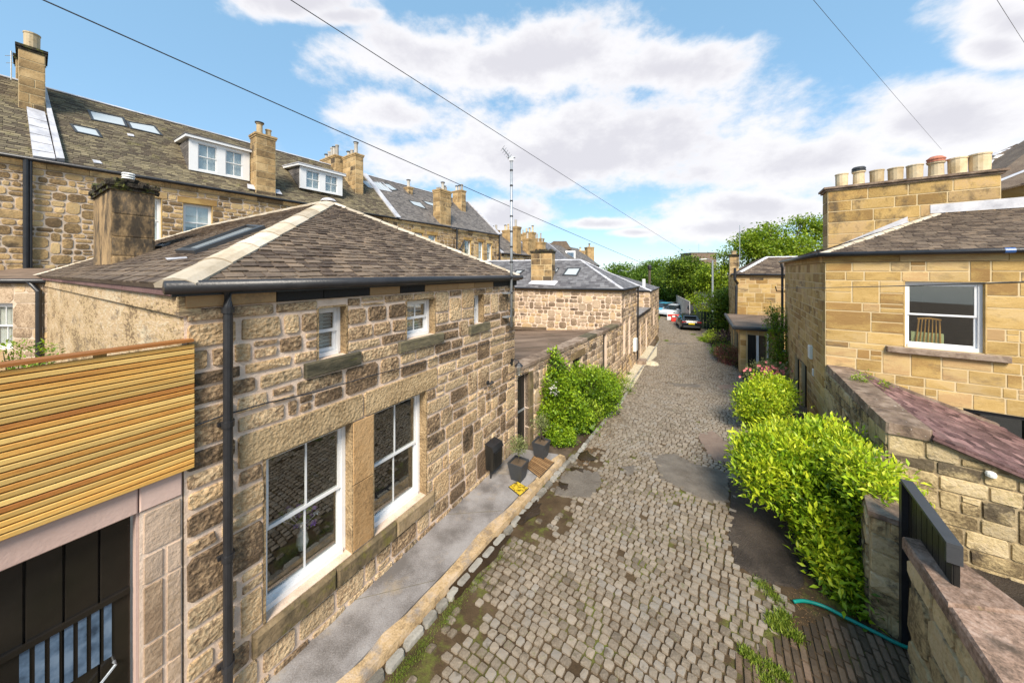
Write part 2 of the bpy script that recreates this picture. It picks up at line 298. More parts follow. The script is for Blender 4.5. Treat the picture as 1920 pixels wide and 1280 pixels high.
M_WET = mat('wet_earth', [(.022,.014,.008),(.05,.032,.018)], scale=3, nk=.8, tk=.2, bump=.2, bscale=40, rough=.18)
M_PAVE = mat('grey_paving_concrete', [(.14,.125,.115),(.23,.21,.20),(.31,.29,.28)], scale=1.8, nk=1.2, vt=False, bump=.25, bscale=60, stain=(.36,.28,.18), stain_scale=1.4, stain_th=.56, stain_w=.2, fine=.8, rough=.7, det=9)
M_TAN = mat('tan_edging', [(.26,.18,.10),(.46,.32,.17),(.52,.39,.26)], scale=4, nk=1.2, bump=.5, bscale=40, stain=(.27,.24,.22), stain_scale=3, stain_th=.52, fine=.8)
M_KERB = mat('kerb_sett', [(.16,.145,.12),(.27,.25,.215),(.34,.32,.28)], scale=4, nk=.7, tk=.6, bump=.5, bscale=30, green=(.09,.1,.03), green_th=.62, stain_scale=2)
M_GRAV = mat('pale_gravel', [(.36,.30,.19),(.58,.50,.35),(.68,.60,.45)], scale=14, nk=1, vt=False, bump=1, bscale=30, voro=True, green=(.2,.18,.08), green_th=.66)
M_FELT = mat('brown_roof_felt', [(.11,.075,.05),(.18,.125,.09),(.25,.18,.13)], scale=.9, nk=.9, tk=.3, bump=.2, bscale=30, stain=(.09,.065,.045), stain_scale=1.2, stain_th=.5, stretch=(.6,2,1))
M_BRICKP = mat('brown_brick_paver', [(.07,.05,.032),(.12,.085,.055),(.18,.12,.08)], scale=3, nk=.6, tk=.8, bump=.5, bscale=40, green=(.12,.12,.03), green_th=.64)
M_COPE = mat('pinkish_coping', [(.12,.08,.055),(.27,.175,.125),(.38,.27,.21)], scale=2.2, nk=.9, tk=.4, bump=.6, bscale=24, stain=(.07,.05,.035), stain_scale=3.2, stain_th=.53, green=(.14,.13,.03), green_th=.64, fine=.9)
M_COPE2 = mat('lichened_coping', [(.085,.06,.045),(.20,.14,.10),(.33,.25,.19)], scale=3.5, nk=.9, tk=.5, bump=.8, bscale=18, stain=(.52,.46,.39), stain_scale=9, stain_th=.66, stain_w=.05, green=(.15,.14,.02), green_th=.60)
M_BARK = mat('bark', [(.05,.04,.028),(.12,.095,.065)], scale=4, nk=.8, bump=.8, bscale=20, stretch=(1,1,.3))
M_LAUREL = leafmat('laurel_leaf', [(.05,.12,.008),(.20,.33,.014),(.40,.53,.022),(.58,.62,.035)], .28, .4)
M_SHRUB = leafmat('climber_leaf', [(.035,.09,.006),(.14,.25,.012),(.32,.44,.02)], .25)
M_TREE1 = leafmat('tree_leaf_mid', [(.04,.09,.01),(.13,.21,.018),(.25,.34,.03)], .4)
M_TREE2 = leafmat('tree_leaf_lime', [(.08,.15,.01),(.23,.34,.02),(.42,.50,.04)], .4)
M_TREE3 = leafmat('tree_leaf_deep', [(.04,.09,.01),(.11,.20,.018),(.22,.33,.03)], .4)
M_PURP = leafmat('purple_leaf', [(.03,.012,.018),(.07,.03,.035)], .2)
M_REDL = leafmat('red_leaf', [(.14,.05,.03),(.35,.11,.09),(.20,.22,.05)], .2)
M_OLIVE = leafmat('olive_leaf', [(.12,.14,.05),(.25,.27,.10)], .2)
M_PETALW = principled('white_petal', (.8, .76, .74), .6); M_PETALP = principled('pink_petal', (.75, .22, .25), .6)
M_PETALV = principled('purple_petal', (.25, .12, .42), .6); M_GRASS = leafmat('grass_blade', [(.07,.12,.012),(.16,.24,.02),(.28,.33,.05)], .3)
M_MAT = mat('coir_mat', [(.22,.12,.05),(.34,.20,.09)], scale=8, nk=.6, bump=.6, bscale=80); M_RUBBER = principled('black_rubber', (.02,.02,.02), .7)
M_BLUE = principled('blue_glazed_pot', (.03, .10, .30), .3); M_HOSE = mat('green_hose', [(.0,.16,.13),(.01,.30,.24)], scale=6, nk=.6, bump=0, rough=.35)
M_PLASTW = principled('white_plastic', (.75, .75, .72), .4)

# ------------------------------------------------------------------ masonry, roofs, windows
def frame(p0, p1, z=0):                      # wall frame: origin, along, up, outward normal (right of travel)
    p0 = Vector((p0[0], p0[1], z)); p1 = Vector((p1[0], p1[1], z)); u = (p1-p0).normalized(); return (p0, u, UP.copy(), u.cross(UP))
def at(fr, a, b, n=0): o, u, v, nn = fr; return o+u*a+v*b+nn*n
def on(fr, px, py, d=0):                     # wall coordinates under a sight line, on the plane d outside the wall
    o, u, v, n = fr; p = hit(px, py, o+n*d, n)-o; return p.dot(u), p.dot(v)
def stone(fr, a0, b0, a1, b1, dep=.03, gap=.012, rough=.012, cut=.2, tone=None):
    o, u, v, n = fr; j = lambda k=1: rnd.uniform(-rough, rough)*k
    a0 += gap; a1 -= gap; b0 += gap; b1 -= gap; c = min(a1-a0, b1-b0)*cut; e = min(.014, (b1-b0)*.1, (a1-a0)*.1)
    ring = [(a0+c, b0), (a1-c, b0), (a1, b0+c), (a1, b1-c), (a1-c, b1), (a0+c, b1), (a0, b1-c), (a0, b0+c)]
    ring = [(x+j(.6), y+j(.6)) for x, y in ring]; cx, cy = (a0+a1)/2, (b0+b1)/2; P = []
    for x, y in ring: P.append(o+u*x+v*y-n*.02)
    for x, y in ring:
        P.append(o+u*(x+(e if x < cx else -e))+v*(y+(e if y < cy else -e))+n*(dep+j(.5)))
    P.append(o+u*(cx+j(3))+v*(cy+j(2))+n*(dep+rough*1.2*rnd.random()))
    fs = [(i, (i+1) % 8, 8+(i+1) % 8, 8+i) for i in range(8)]+[(8+i, 8+(i+1) % 8, 16) for i in range(8)]
    return MB().add(P, fs, tone or (rnd.random(), rnd.random(), 1.0 if rnd.random() < .06 else rnd.random()*.3))
def layout(L0, L1, z0, z1, rects, hr, wr, span=.18, sneck=.12):
    cuts = sorted({z0, z1}|{z for r in rects for z in (r[1], r[3]) if z0 < z < z1}); cs = []
    cl = [cuts[0]]
    for c in cuts[1:]:
        if c-cl[-1] > .05: cl.append(c)
    cl[-1] = z1
    for a, b in zip(cl, cl[1:]):
        n = max(1, round((b-a)/((hr[0]+hr[1])/2))); ws = [rnd.uniform(*hr) for _ in range(n)]; s = sum(ws); z = a
        for w in ws: cs.append((z, z+w*(b-a)/s)); z += w*(b-a)/s
    out = []; blocked = {}
    def free(b0, b1, extra):
        iv = [(L0, L1)]
        for (a, c, b, d) in [r for r in rects if min(r[3], b1)-max(r[1], b0) > .012]+extra:
            nv = []
            for (x, y) in iv:
                if b <= x or a >= y: nv.append((x, y)); continue
                if a > x: nv.append((x, a))
                if b < y: nv.append((b, y))
            iv = nv
        return iv
    for i, (b0, b1) in enumerate(cs):
        for (x, y) in free(b0, b1, blocked.get(i, [])):
            if y-x < .04: continue
            n = max(1, round((y-x)/rnd.uniform(wr[0]*.8+wr[1]*.2, wr[0]*.3+wr[1]*.7))); ws = [rnd.uniform(*wr) for _ in range(n)]; s = sum(ws); a = x
            for w in ws:
                w = w*(y-x)/s; q = rnd.random()
                if q < span and w > .24 and i+1 < len(cs) and any(p <= a+1e-6 and a+w <= r+1e-6 for p, r in free(*cs[i+1], blocked.get(i+1, []))):
                    out.append((a, b0, a+w, cs[i+1][1])); blocked.setdefault(i+1, []).append((a, cs[i+1][0], a+w, cs[i+1][1]))
                elif q > 1-sneck and w > .3:
                    m = b0+(b1-b0)*rnd.uniform(.35, .65); k = a+w*rnd.uniform(.35, .65); out += [(a, b0, k, b1), (k, b0, a+w, m), (k, m, a+w, b1)]
                else: out.append((a, b0, a+w, b1))
                a += w
    return out
def holed_wall(name, fr, L0, L1, z0, z1, rects, th, matr, parent):     # mortar body with real openings
    xs = sorted({L0, L1}|{min(max(x, L0), L1) for r in rects for x in (r[0], r[2])}); zs = sorted({z0, z1}|{min(max(z, z0), z1) for r in rects for z in (r[1], r[3])}); b = MB()
    for xa, xb in zip(xs, xs[1:]):
        run = None
        for za, zb in list(zip(zs, zs[1:]))+[(None, None)]:
            solid = za is not None and not any(r[0] <= (xa+xb)/2 <= r[2] and r[1] <= (za+zb)/2 <= r[3] for r in rects)
            if solid: run = (run[0] if run else za, zb)
            elif run: b.bbox(fr, xa, run[0], xb, run[1], -th, 0); run = None
    return b.build(name, matr, parent)
def rubble(root, fr, L0, L1, z0, z1, holes=(), fixed=(), hr=(.16, .3), wr=(.25, .6), th=.35, mw=M_MORT, ms=M_RUB, dep=.028, gap=.014, rough=.012, cut=.2, span=.18, sneck=.12, limit=300, wname='wall', body=True, dark=None):
    wall = holed_wall(wname, fr, L0, L1, z0, z1, list(holes), th, mw, root)
    lst = [stone(fr, *r, dep=dep, gap=gap*rnd.uniform(.7, 1.5), rough=rough, cut=cut) for r in layout(L0, L1, z0, z1, list(holes)+list(fixed), hr, wr, span, sneck)]
    pieces(lst, 'stone', ms, wall, limit, 'small_stones'); return wall
def clip(poly, tests):
    for (nx, ny, c) in tests:
        out = []; n = len(poly)
        for i in range(n):
            p, q = poly[i], poly[(i+1) % n]; dp = nx*p[0]+ny*p[1]-c; dq = nx*q[0]+ny*q[1]-c
            if dp >= 0: out.append(p)
            if (dp >= 0) != (dq >= 0): t = dp/(dp-dq); out.append((p[0]+(q[0]-p[0])*t, p[1]+(q[1]-p[1])*t))
        poly = out
        if len(poly) < 3: return []
    return poly
def slate_roof(root, poly, w=.22, e=.14, th=.012, ms=M_SLATE, name='roof', limit=300, holes=(), jit=.015, thick=.05, lst_only=False):
    """poly: 3D corners, first two along the eave. One thin slab with every slate laid on it."""
    P = [Vector(p) for p in poly]; o = P[0]; u = (P[1]-P[0]).normalized(); n = (P[1]-P[0]).cross(P[-1]-P[0]).normalized()
    if n.z < 0: n = -n
    s = n.cross(u)
    if s.z < 0: s = -s
    Q = [((p-o).dot(u), (p-o).dot(s)) for p in P]
    ar = sum(Q[i][0]*Q[(i+1) % len(Q)][1]-Q[(i+1) % len(Q)][0]*Q[i][1] for i in range(len(Q)))
    if ar < 0: Q = Q[::-1]
    tests = []
    for i in range(len(Q)):
        p, q = Q[i], Q[(i+1) % len(Q)]; nx, ny = -(q[1]-p[1]), q[0]-p[0]; l = math.hypot(nx, ny); tests.append((nx/l, ny/l, (nx*p[0]+ny*p[1])/l))
    body = MB().prism([p-n*thick for p in P], n*thick).build(name, ms, root)
    amin, amax = min(q[0] for q in Q), max(q[0] for q in Q); smin, smax = min(q[1] for q in Q), max(q[1] for q in Q); lst = []; r = 0; y = smin
    while y < smax:
        x = amin-w*rnd.random(); ee = e*(1-.35*(y-smin)/(smax-smin+.01))
        while x < amax:
            ww = w*rnd.uniform(.7, 1.25); y0 = y-rnd.uniform(0, jit); gp = w*.025; c = w*.13*rnd.random(); c2 = w*.13*rnd.random()
            pl = clip([(x+gp+c, y0), (x+ww-gp-c2, y0+rnd.uniform(0, jit)*.5), (x+ww-gp, y0+c2+.002), (x+ww-gp, y+ee*1.35), (x+gp, y+ee*1.35), (x+gp, y0+c)], tests)
            if len(pl) >= 3 and not any(h[0] < x+ww/2 < h[2] and h[1] < y+ee/2 < h[3] for h in holes):
                t = th*rnd.uniform(.7, 1.5); hh = lambda yy: .002+t*1.6*(1-(yy-y0)/(ee*1.5))
                top = [o+u*a+s*b+n*hh(b) for a, b in pl]; bot = [o+u*a+s*b-n*.004 for a, b in pl]; m = len(pl)
                lst.append(MB().add(bot+top, [tuple(range(m, 2*m))]+[(i, (i+1) % m, m+(i+1) % m, m+i) for i in range(m)], tones()))
            x += ww
        y += ee; r += 1
    pieces(lst, 'slate', ms, body, limit, 'small_slates'); return body, (o, u, s, n)
def ridge_tiles(root, a, b, w=.16, seg=.45, m=M_HIP, name='ridge_tile', lift=.03, gap=.012, sag=.06, label=None):
    a, b = Vector(a), Vector(b); d = b-a; L = d.length; d.normalize(); side = d.cross(UP).normalized(); upn = side.cross(d).normalized(); n = max(1, round(L/seg))
    for i in range(n):
        p, q = a+d*(L*i/n+gap*.5), a+d*(L*(i+1)/n-gap*.5); P = []; 
        for pt, ex in ((p, .012), (q, 0)):
            for k in (-1, -.55, 0, .55, 1): P.append(pt+side*(w*k)+upn*(lift+ex-sag*k*k))
            for k in (1, -1): P.append(pt+side*(w*k)+upn*(lift-sag-.03))
        fs = [(j, (j+1) % 7, 7+(j+1) % 7, 7+j) for j in range(7)]+[(6, 5, 4, 3, 2, 1, 0), (7, 8, 9, 10, 11, 12, 13)]
        MB().add(P, fs, tones()).build(name, m, root, label=label if i == 0 else None)
def sash(root, fr, a0, b0, a1, b1, inset=.12, cols=2, rows=1, fw=.055, room=1.2, back=M_ROOM, blind=None, mw=M_WHITE, bars=True, name='window', glass=M_GLASS, curtain=False, low_ratio=.5, reveal=None):
    """sliding sash: box frame, two sashes (lower one set back), glazing bars, panes, room behind"""
    o, u, v, n = fr; w = MB(); d0 = -inset; 
    w.bbox(fr, a0+.001, b0+.001, a0+fw, b1-.001, d0-.09, d0); w.bbox(fr, a1-fw, b0+.001, a1-.001, b1-.001, d0-.09, d0)
    w.bbox(fr, a0+fw+.001, b1-fw, a1-fw-.001, b1-.001, d0-.09, d0-.002); w.bbox(fr, a0+fw+.001, b0+.001, a1-fw-.001, b0+fw*1.2, d0-.09, d0+.03)
    win = w.build(name, mw, root); mid = b0+(b1-b0)*low_ratio; x0, x1 = a0+fw+.002, a1-fw-.002
    for (y0, y1, dd) in ((mid-.02, b1-fw-.002, d0-.02), (b0+fw*1.2+.002, mid+.02, d0-.052)):
        s = MB(); t = .045
        s.bbox(fr, x0, y0, x0+t, y1, dd-.03, dd); s.bbox(fr, x1-t, y0, x1, y1, dd-.03, dd); s.bbox(fr, x0+t+.001, y0, x1-t-.001, y0+t, dd-.03, dd-.001); s.bbox(fr, x0+t+.001, y1-t, x1-t-.001, y1, dd-.03, dd-.001)
        s.build('sash', mw, win); q = MB()
        if cols > 1:
            for k in range(1, cols): xc = x0+(x1-x0)*k/cols; q.bbox(fr, xc-.011, y0+t, xc+.011, y1-t, dd-.026, dd-.004)
        if rows > 1:
            for k in range(1, rows): yc = y0+(y1-y0)*k/rows; q.bbox(fr, x0+t, yc-.011, x1-t, yc+.011, dd-.024, dd-.006)
        if q.v: q.build('glazing_bar', mw, win)
        for ci in range(cols):
            xa, xb = x0+(x1-x0)*ci/cols, x0+(x1-x0)*(ci+1)/cols; xa = max(xa+.011, x0+t); xb = min(xb-.011, x1-t)
            MB().bbox(fr, xa, y0+t, xb, y1-t, dd-.016, dd-.012).build('pane', glass, win)
    if reveal:
        q = MB(); q.bbox(fr, a1-.006, b0+.002, a1+.02, b1, d0+.001, .012); q.bbox(fr, a0-.02, b0+.002, a0+.006, b1, d0+.001, .012); q.bbox(fr, a0+.007, b1-.006, a1-.007, b1+.02, d0+.001, .010); q.build('reveal_stone', reveal, win)
    d1 = d0-.1; r = MB(); c = lambda a, b, d: at(fr, a, b, d); e = .02
    A = [c(a0-e, b0-e, d1), c(a1+e, b0-e, d1), c(a1+e, b1+e, d1), c(a0-e, b1+e, d1)]; B = [c(a0-e, b0-e, d1-room), c(a1+e, b0-e, d1-room), c(a1+e, b1+e, d1-room), c(a0-e, b1+e, d1-room)]
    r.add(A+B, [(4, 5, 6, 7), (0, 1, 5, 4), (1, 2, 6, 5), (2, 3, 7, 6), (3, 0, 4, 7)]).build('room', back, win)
    if blind == 'shutter':
        k = b0+.08
        while k < b1-.07:
            q = MB(); q.box(at(fr, (a0+a1)/2, k, d0-.14), u*((a1-a0)/2-.06), (v*.75-n*.65)*.024, (n*.75+v*.65)*.003, tones()); q.build('shutter_louvre', M_BLIND, win); k += .052
        q = MB(); q.bbox(fr, (a0+a1)/2-.02, b0+.06, (a0+a1)/2+.02, b1-.06, d0-.165, d0-.14); q.build('shutter_stile', M_BLIND, win)
    elif blind == 'roller': MB().bbox(fr, a0+.03, b0+(b1-b0)*rnd.uniform(.35, .6), a1-.03, b1-.04, d0-.135, d0-.125).build('blind', M_BLIND, win)
    elif blind == 'full': MB().bbox(fr, a0+.03, b0+.05, a1-.03, b1-.04, d0-.135, d0-.125).build('blind', M_BLIND, win)
    elif blind == 'net':
        for sx in (-1, 1):
            P = []; x_ = a0+.03 if sx < 0 else a1-.03
            for k in range(7): xx = x_-sx*k*(a1-a0)*.045; P += [at(fr, xx, b0+.03, d0-.14-.02*(k % 2)), at(fr, xx, b1-.03, d0-.14-.02*(k % 2))]
            MB().add(P, [(2*k, 2*k+2, 2*k+3, 2*k+1) for k in range(6)]).build('curtain', M_BLIND, win)
    return win
def skylight(root, P4, n, fr=.06, up=.05, m=M_DGREY, label=None, bars=0):      # four corners on the roof plane, proud of the slates
    P = [Vector(p) for p in P4]; c = sum(P, V(0, 0, 0))/4; Q = []
    for p in P: d = (c-p).normalized(); Q.append(p+d*fr*1.6)
    vs = [p-n*.02 for p in P]+[p+n*up for p in P]+[q+n*(up+.01) for q in Q]+[q+n*.01 for q in Q]
    fs = []
    for i in range(4): j = (i+1) % 4; fs += [(i, j, 4+j, 4+i), (4+i, 4+j, 8+j, 8+i), (8+i, 8+j, 12+j, 12+i)]
    s = MB().add(vs, fs).build('roof_window', m, root, label=label)
    MB().prism([q+n*.02 for q in Q], n*.008).build('pane', M_SKYL, s)
    MB().add([q+n*.006 for q in Q], [(0, 1, 2, 3)]).build('blind', M_BLIND, s)
    if bars:
        b = MB()
        for k in range(1, bars): t = k/bars; a_, b_ = Q[0].lerp(Q[1], t), Q[3].lerp(Q[2], t); b.tube([a_+n*.035, b_+n*.035], .015, 4)
        b.build('glazing_bar', m, s)
def pot(root, c, h=.7, r=.14, m=M_POT, style=0, tilt=0):
    pr = [(r*1.0, 0), (r*1.02, h*.12), (r*.9, h*.16), (r*.86, h*.85), (r*1.05, h*.88), (r*1.05, h*.97), (r*.92, h), (r*.75, h), (r*.72, h*.75)]
    if style == 3: pr = [(r*.95, 0), (r, h*.3), (r*1.02, h*.92), (r*1.1, h*.93), (r*1.1, h), (r*.9, h), (r*.86, h*.7)]
    p = MB().lathe(c, pr, 14, tones(), cap=False); p.lathe(Vector(c)+V(0, 0, h*.7), [(.001, 0), (r*.85, .002)], 14, (0, 0, 1), cap=False); o = p.build('chimney_pot', m, root, sm=False)
    if style == 1: MB().lathe(Vector(c)+V(0, 0, h-.02), [(r*1.3, .0), (r*1.35, .05), (r*.6, .09)], 14).build('pot_cowl', M_DGREY, root)
    if style == 2: MB().lathe(Vector(c)+V(0, 0, h-.02), [(r*1.12, .0), (r*1.12, .03), (r*1.0, .035), (r*1.0, .08), (r*1.12, .085), (r*1.1, .12), (r*.7, .19), (.01, .22)], 14).build('pot_cowl', M_TERRA, root)
    if style == 4: MB().lathe(Vector(c)+V(0, 0, h-.02), [(r*1.1, .0), (r*1.1, .04), (r*1.0, .045), (r*1.0, .07), (r*1.1, .075), (r*1.08, .12), (r*.9, .16), (r*.5, .165)], 14).build('pot_cowl', M_DGREY, root)
def chimney(root, c, u, su, sn, z0, z1, pots=(), ms=M_CHIM, cap=.18, label=None, hr=(.28, .36), wr=(.35, .8), capm=M_CHIM, name='chimney', over=.07, blocks=True, potm=M_POT, mort=M_ASHM):
    """stack with dressed blocks on its two visible sides, moulded cap and pots standing on it. c = plan centre"""
    u = Vector((u[0], u[1], 0)).normalized(); n = u.cross(UP); c = Vector((c[0], c[1], 0))
    body = MB(); body.box(c+UP*((z0+z1)/2), u*(su/2), n*(sn/2), UP*((z1-z0)/2)); st = body.build(name, mort if blocks else ms, root, label=label)
    if blocks:
        lst = []
        for (p, q, L) in ((c-u*su/2+n*sn/2, c+u*su/2+n*sn/2, su), (c-u*su/2-n*sn/2, c-u*su/2+n*sn/2, sn), (c+u*su/2+n*sn/2, c+u*su/2-n*sn/2, sn)):
            f = frame(p, q); 
            if (at(f, L/2, 0)-V(0, 0, 0)).dot(f[3]) > 0: continue       # turned away from the lane end
            lst += [stone(f, *r, dep=.012, gap=.006, rough=.004, cut=.04) for r in layout(0, L, z0, z1-.01, [], hr, wr, 0, 0)]
        pieces(lst, 'stone', ms, st, 120, 'small_stones', minsize=.012)
    k = MB(); k.box(c+UP*(z1+cap*.25), u*(su/2+over*.55), n*(sn/2+over*.55), UP*cap*.25); k.box(c+UP*(z1+cap*.75+.001), u*(su/2+over), n*(sn/2+over), UP*cap*.25); k.build('cap', capm, st)
    for (a, b, h, r, sty) in pots: pot(st, c+u*a+n*b+UP*(z1+cap), h, r, potm, sty)
    return st
def gutter(root, pts, r=.06, name='gutter', m=M_BLACK): return MB().tube(pts, r, 10).build(name, m, root, sm=True)
def pipe(root, pts, r=.035, name='downpipe', m=M_BLACK, collars=()):
    p = MB().tube(pts, r, 12)
    for c in collars: p.lathe(c, [(r+.012, -.03), (r+.014, .03)], 12)
    return p.build(name, m, root, sm=False)

# ------------------------------------------------------------------ foliage
def leaves(P, D, L, wid=.4, fold=.12, tone=None):
    """numpy: folded leaf of four triangles at points P pointing along D"""
    P = np.asarray(P, float); n = len(P); D = np.asarray(D, float); D /= np.linalg.norm(D, axis=1)[:, None]+1e-9
    up = np.tile([0, 0, 1.], (n, 1))+nr.normal(0, .45, (n, 3)); S = np.cross(D, up); S /= np.linalg.norm(S, axis=1)[:, None]+1e-9; N = np.cross(S, D)
    L = np.asarray(L)[:, None]; w = L*wid
    v = np.stack([P, P+D*L*.45+S*w*.5+N*w*fold, P+D*L-N*L*.12, P+D*L*.45-S*w*.5+N*w*fold], 1)
    return v, (tone if tone is not None else np.stack([nr.random(n), nr.random(n), np.zeros(n)], 1))
def leaf_obj(name, v, tone, matr, parent, label=None, kind='stuff', loc=None, cat=None):
    n = len(v); off = np.array(offs(parent)) if parent else np.array(loc if loc is not None else (0, 0, 0))
    me = bpy.data.meshes.new(name); me.vertices.add(n*4); me.vertices.foreach_set('co', (v.reshape(-1, 3)-off).ravel())
    idx = (np.arange(n)[:, None]*4+np.array([[0, 1, 2, 0, 2, 3]])).ravel(); me.loops.add(n*6); me.loops.foreach_set('vertex_index', idx)
    me.polygons.add(n*2); me.polygons.foreach_set('loop_start', np.arange(n*2)*3)
    at_ = me.attributes.new('tone', 'FLOAT_VECTOR', 'POINT'); at_.data.foreach_set('vector', np.repeat(tone, 4, 0).astype('f').ravel())
    me.materials.append(matr); me.update(calc_edges=True); me.validate(); o = bpy.data.objects.new(name, me); C.collection.objects.link(o)
    if parent: o.parent = parent; OFF[o.name] = Vector(off)
    else: o.location = off; OFF[o.name] = Vector(off)
    return props(o, label, cat, None, kind)
def bush(name, label, cat, base, blobs, matr, size, count, wid=.4, singles=0, group=None, upw=.5, clump=10, stems=True, shell=.35, spread=.9):
    """blobs: (x, y, z, rx, ry, rz). leaves sit in sprays on and just inside each blob's surface"""
    root = thing(name, label, cat, base, group); A = []; Dd = []; bl = np.array(blobs, float); ar = bl[:, 3]*bl[:, 4]+bl[:, 3]*bl[:, 5]; ar = ar/ar.sum()
    ncl = count//clump; which = nr.choice(len(bl), ncl, p=ar); d = nr.normal(size=(ncl, 3)); d /= np.linalg.norm(d, axis=1)[:, None]
    rr = 1-shell*nr.random(ncl)**1.6+nr.normal(0, .07, ncl); b = bl[which]; c = b[:, :3]+d*b[:, 3:]*rr[:, None]
    c = np.repeat(c, clump, 0); dd = np.repeat(d, clump, 0); q = nr.normal(size=(len(c), 3))*spread+dd*.9; q[:, 2] += upw; P = c+nr.normal(0, 1, c.shape)*size*.9
    ct = np.repeat(nr.random(ncl), clump); L = size*nr.uniform(.45, 1.4, len(c)); gz = np.array([g(y) for y in P[:, 1]])+.02; P[:, 2] = np.maximum(P[:, 2], gz+.02)
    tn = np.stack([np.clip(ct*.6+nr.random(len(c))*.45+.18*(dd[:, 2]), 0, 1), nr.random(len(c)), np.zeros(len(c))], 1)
    v, t = leaves(P, q, L, wid, tone=tn)
    if singles:
        s = 1/np.linalg.norm(P-np.array([0, 0, H]), axis=1)*L*(.3+np.maximum(0, -((P-np.array([0,0,H]))*dd).sum(1))); s[rr.repeat(clump) < .93] = 0; ids = np.argsort(-s)[:singles]; msk = np.ones(len(P), bool); msk[ids] = False
        for i in ids:
            m = MB(); m.add(v[i].tolist(), [(0, 1, 2), (0, 2, 3)], tuple(t[i])); m.build('leaf', matr, root)
        v, t = v[msk], t[msk]
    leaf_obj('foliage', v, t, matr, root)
    if stems:
        s = MB()
        for x, y, z, rx, ry, rz in blobs:
            for _ in range(4):
                s.tube([Vector(base)+V(rnd.uniform(-.1, .1), rnd.uniform(-.1, .1), 0), V(x, y, z).lerp(Vector(base), .4)+V(rnd.uniform(-.1, .1), rnd.uniform(-.1, .1), 0), V(x+rnd.uniform(-.5, .5)*rx, y+rnd.uniform(-.5, .5)*ry, z+rz*.3)], [.025, .018, .006], 5)
        s.build('stem', M_BARK, root)
    return root
def tree(label, base, h, blobs, matr, size=.3, count=16000, tr=.2, group=None, lean=(0, 0)):
    root = thing('tree', label, 'tree', base, group); b0 = Vector(base); t = MB(); top = b0+V(lean[0], lean[1], h*.55)
    t.tube([b0-V(0, 0, .2), b0.lerp(top, .3)+V(.1, 0, 0), b0.lerp(top, .65)-V(.08, 0, 0), top], [tr*1.3, tr, tr*.8, tr*.5], 9)
    for x, y, z, rx, ry, rz in blobs:
        s = b0.lerp(top, rnd.uniform(.45, .95)); e = V(x, y, z); m_ = s.lerp(e, .5)+V(rnd.uniform(-.3, .3), 0, rnd.uniform(0, .4)); t.tube([s, m_, e], [tr*.4, tr*.25, tr*.08], 6)
        for _ in range(4): t.tube([m_.lerp(e, .5), e+V(rnd.uniform(-1, 1)*rx*.7, rnd.uniform(-1, 1)*ry*.7, rnd.uniform(-.2, .9)*rz*.8)], [tr*.12, tr*.03], 4)
    t.build('trunk', M_BARK, root)
    bl = np.array(blobs, float); ar = bl[:, 3]*bl[:, 5]; ar /= ar.sum(); clump = 26; ncl = count//clump; wh = nr.choice(len(bl), ncl, p=ar)
    d = nr.normal(size=(ncl, 3)); d /= np.linalg.norm(d, axis=1)[:, None]; rr = nr.random(ncl)**.45*1.06; b = bl[wh]; c = b[:, :3]+d*b[:, 3:]*rr[:, None]
    cc = np.repeat(c, clump, 0); P = cc+nr.normal(0, 1, cc.shape)*np.array([1, 1, .5])*size*1.7; q = nr.normal(size=P.shape); q[:, 2] -= .1
    tn = np.stack([np.clip(np.repeat(nr.random(ncl), clump)*.65+nr.random(len(P))*.4, 0, 1), nr.random(len(P)), np.zeros(len(P))], 1)
    v, tt = leaves(P, q, size*nr.uniform(.6, 1.3, len(P)), .6, tone=tn); leaf_obj('crown', v, tt, matr, root); return root
def PB(px, py, z, rx, ry, rz=None):         # blob whose centre lies on a sight line at depth z, radii in metres
    w = W(px, py, z); return (w.x, w.y, w.z, rx, ry if rz else rx, rz or ry)

# ================================================================== GROUND
def strip(poly, lift, name, m, parent=None, th=.0, sub=1, **k):      # polygon sheet that follows the ground, cut finely so it bends with it
    P = [(p[0], p[1]) for p in poly]; xs = [p[0] for p in P]; ys = [p[1] for p in P]; b = MB(); st = .6 if max(ys) < 30 else 2.0
    y = min(ys)
    while y < max(ys):
        q = clip(P, [(0, 1, y), (0, -1, -(y+st))])
        if len(q) >= 3:
            top = [V(a, c, g(c)+lift) for a, c in q]
            if th: 
                bot = [V(a, c, g(c)+lift-th) for a, c in q]; n = len(q); b.add(bot+top, [tuple(range(n, 2*n))]+[(i, (i+1) % n, n+(i+1) % n, n+i) for i in range(n)])
            else: b.add(top, [tuple(range(len(top)))])
        y += st
    return b.build(name, m, parent, **k)
def ccw(poly):
    a = sum(poly[i][0]*poly[(i+1) % len(poly)][1]-poly[(i+1) % len(poly)][0]*poly[i][1] for i in range(len(poly)))
    return poly if a > 0 else poly[::-1]
gb = MB(); yy = [-60, 0, 4, 7.5]+[7.5+k for k in range(1, 11)]+[25, 60, 200, 900]
for a, b in zip(yy, yy[1:]):
    xs_ = [-700, -40, 0, 20, 60, 800]
    for c, d in zip(xs_, xs_[1:]): gb.add([V(c, a, g(a)-.03), V(d, a, g(a)-.03), V(d, b, g(b)-.03), V(c, b, g(b)-.03)], [(0, 1, 2, 3)])
gb.build('ground', M_EARTH, kind='structure')
Lp = [G(600, 1330), G(700, 1280), G(1000, 960), G(1072, 868), G(1105, 825), G(1165, 755), G(1188, 712), G(1212, 678), G(1236, 640), G(1230, 612), G(1218, 590)]
Rp = [G(1560, 1330), G(1510, 1280), G(1480, 1120), G(1395, 1010), G(1400, 880), G(1400, 800), G(1392, 700), G(1352, 665), G(1322, 630), G(1330, 612), G(1310, 592)]
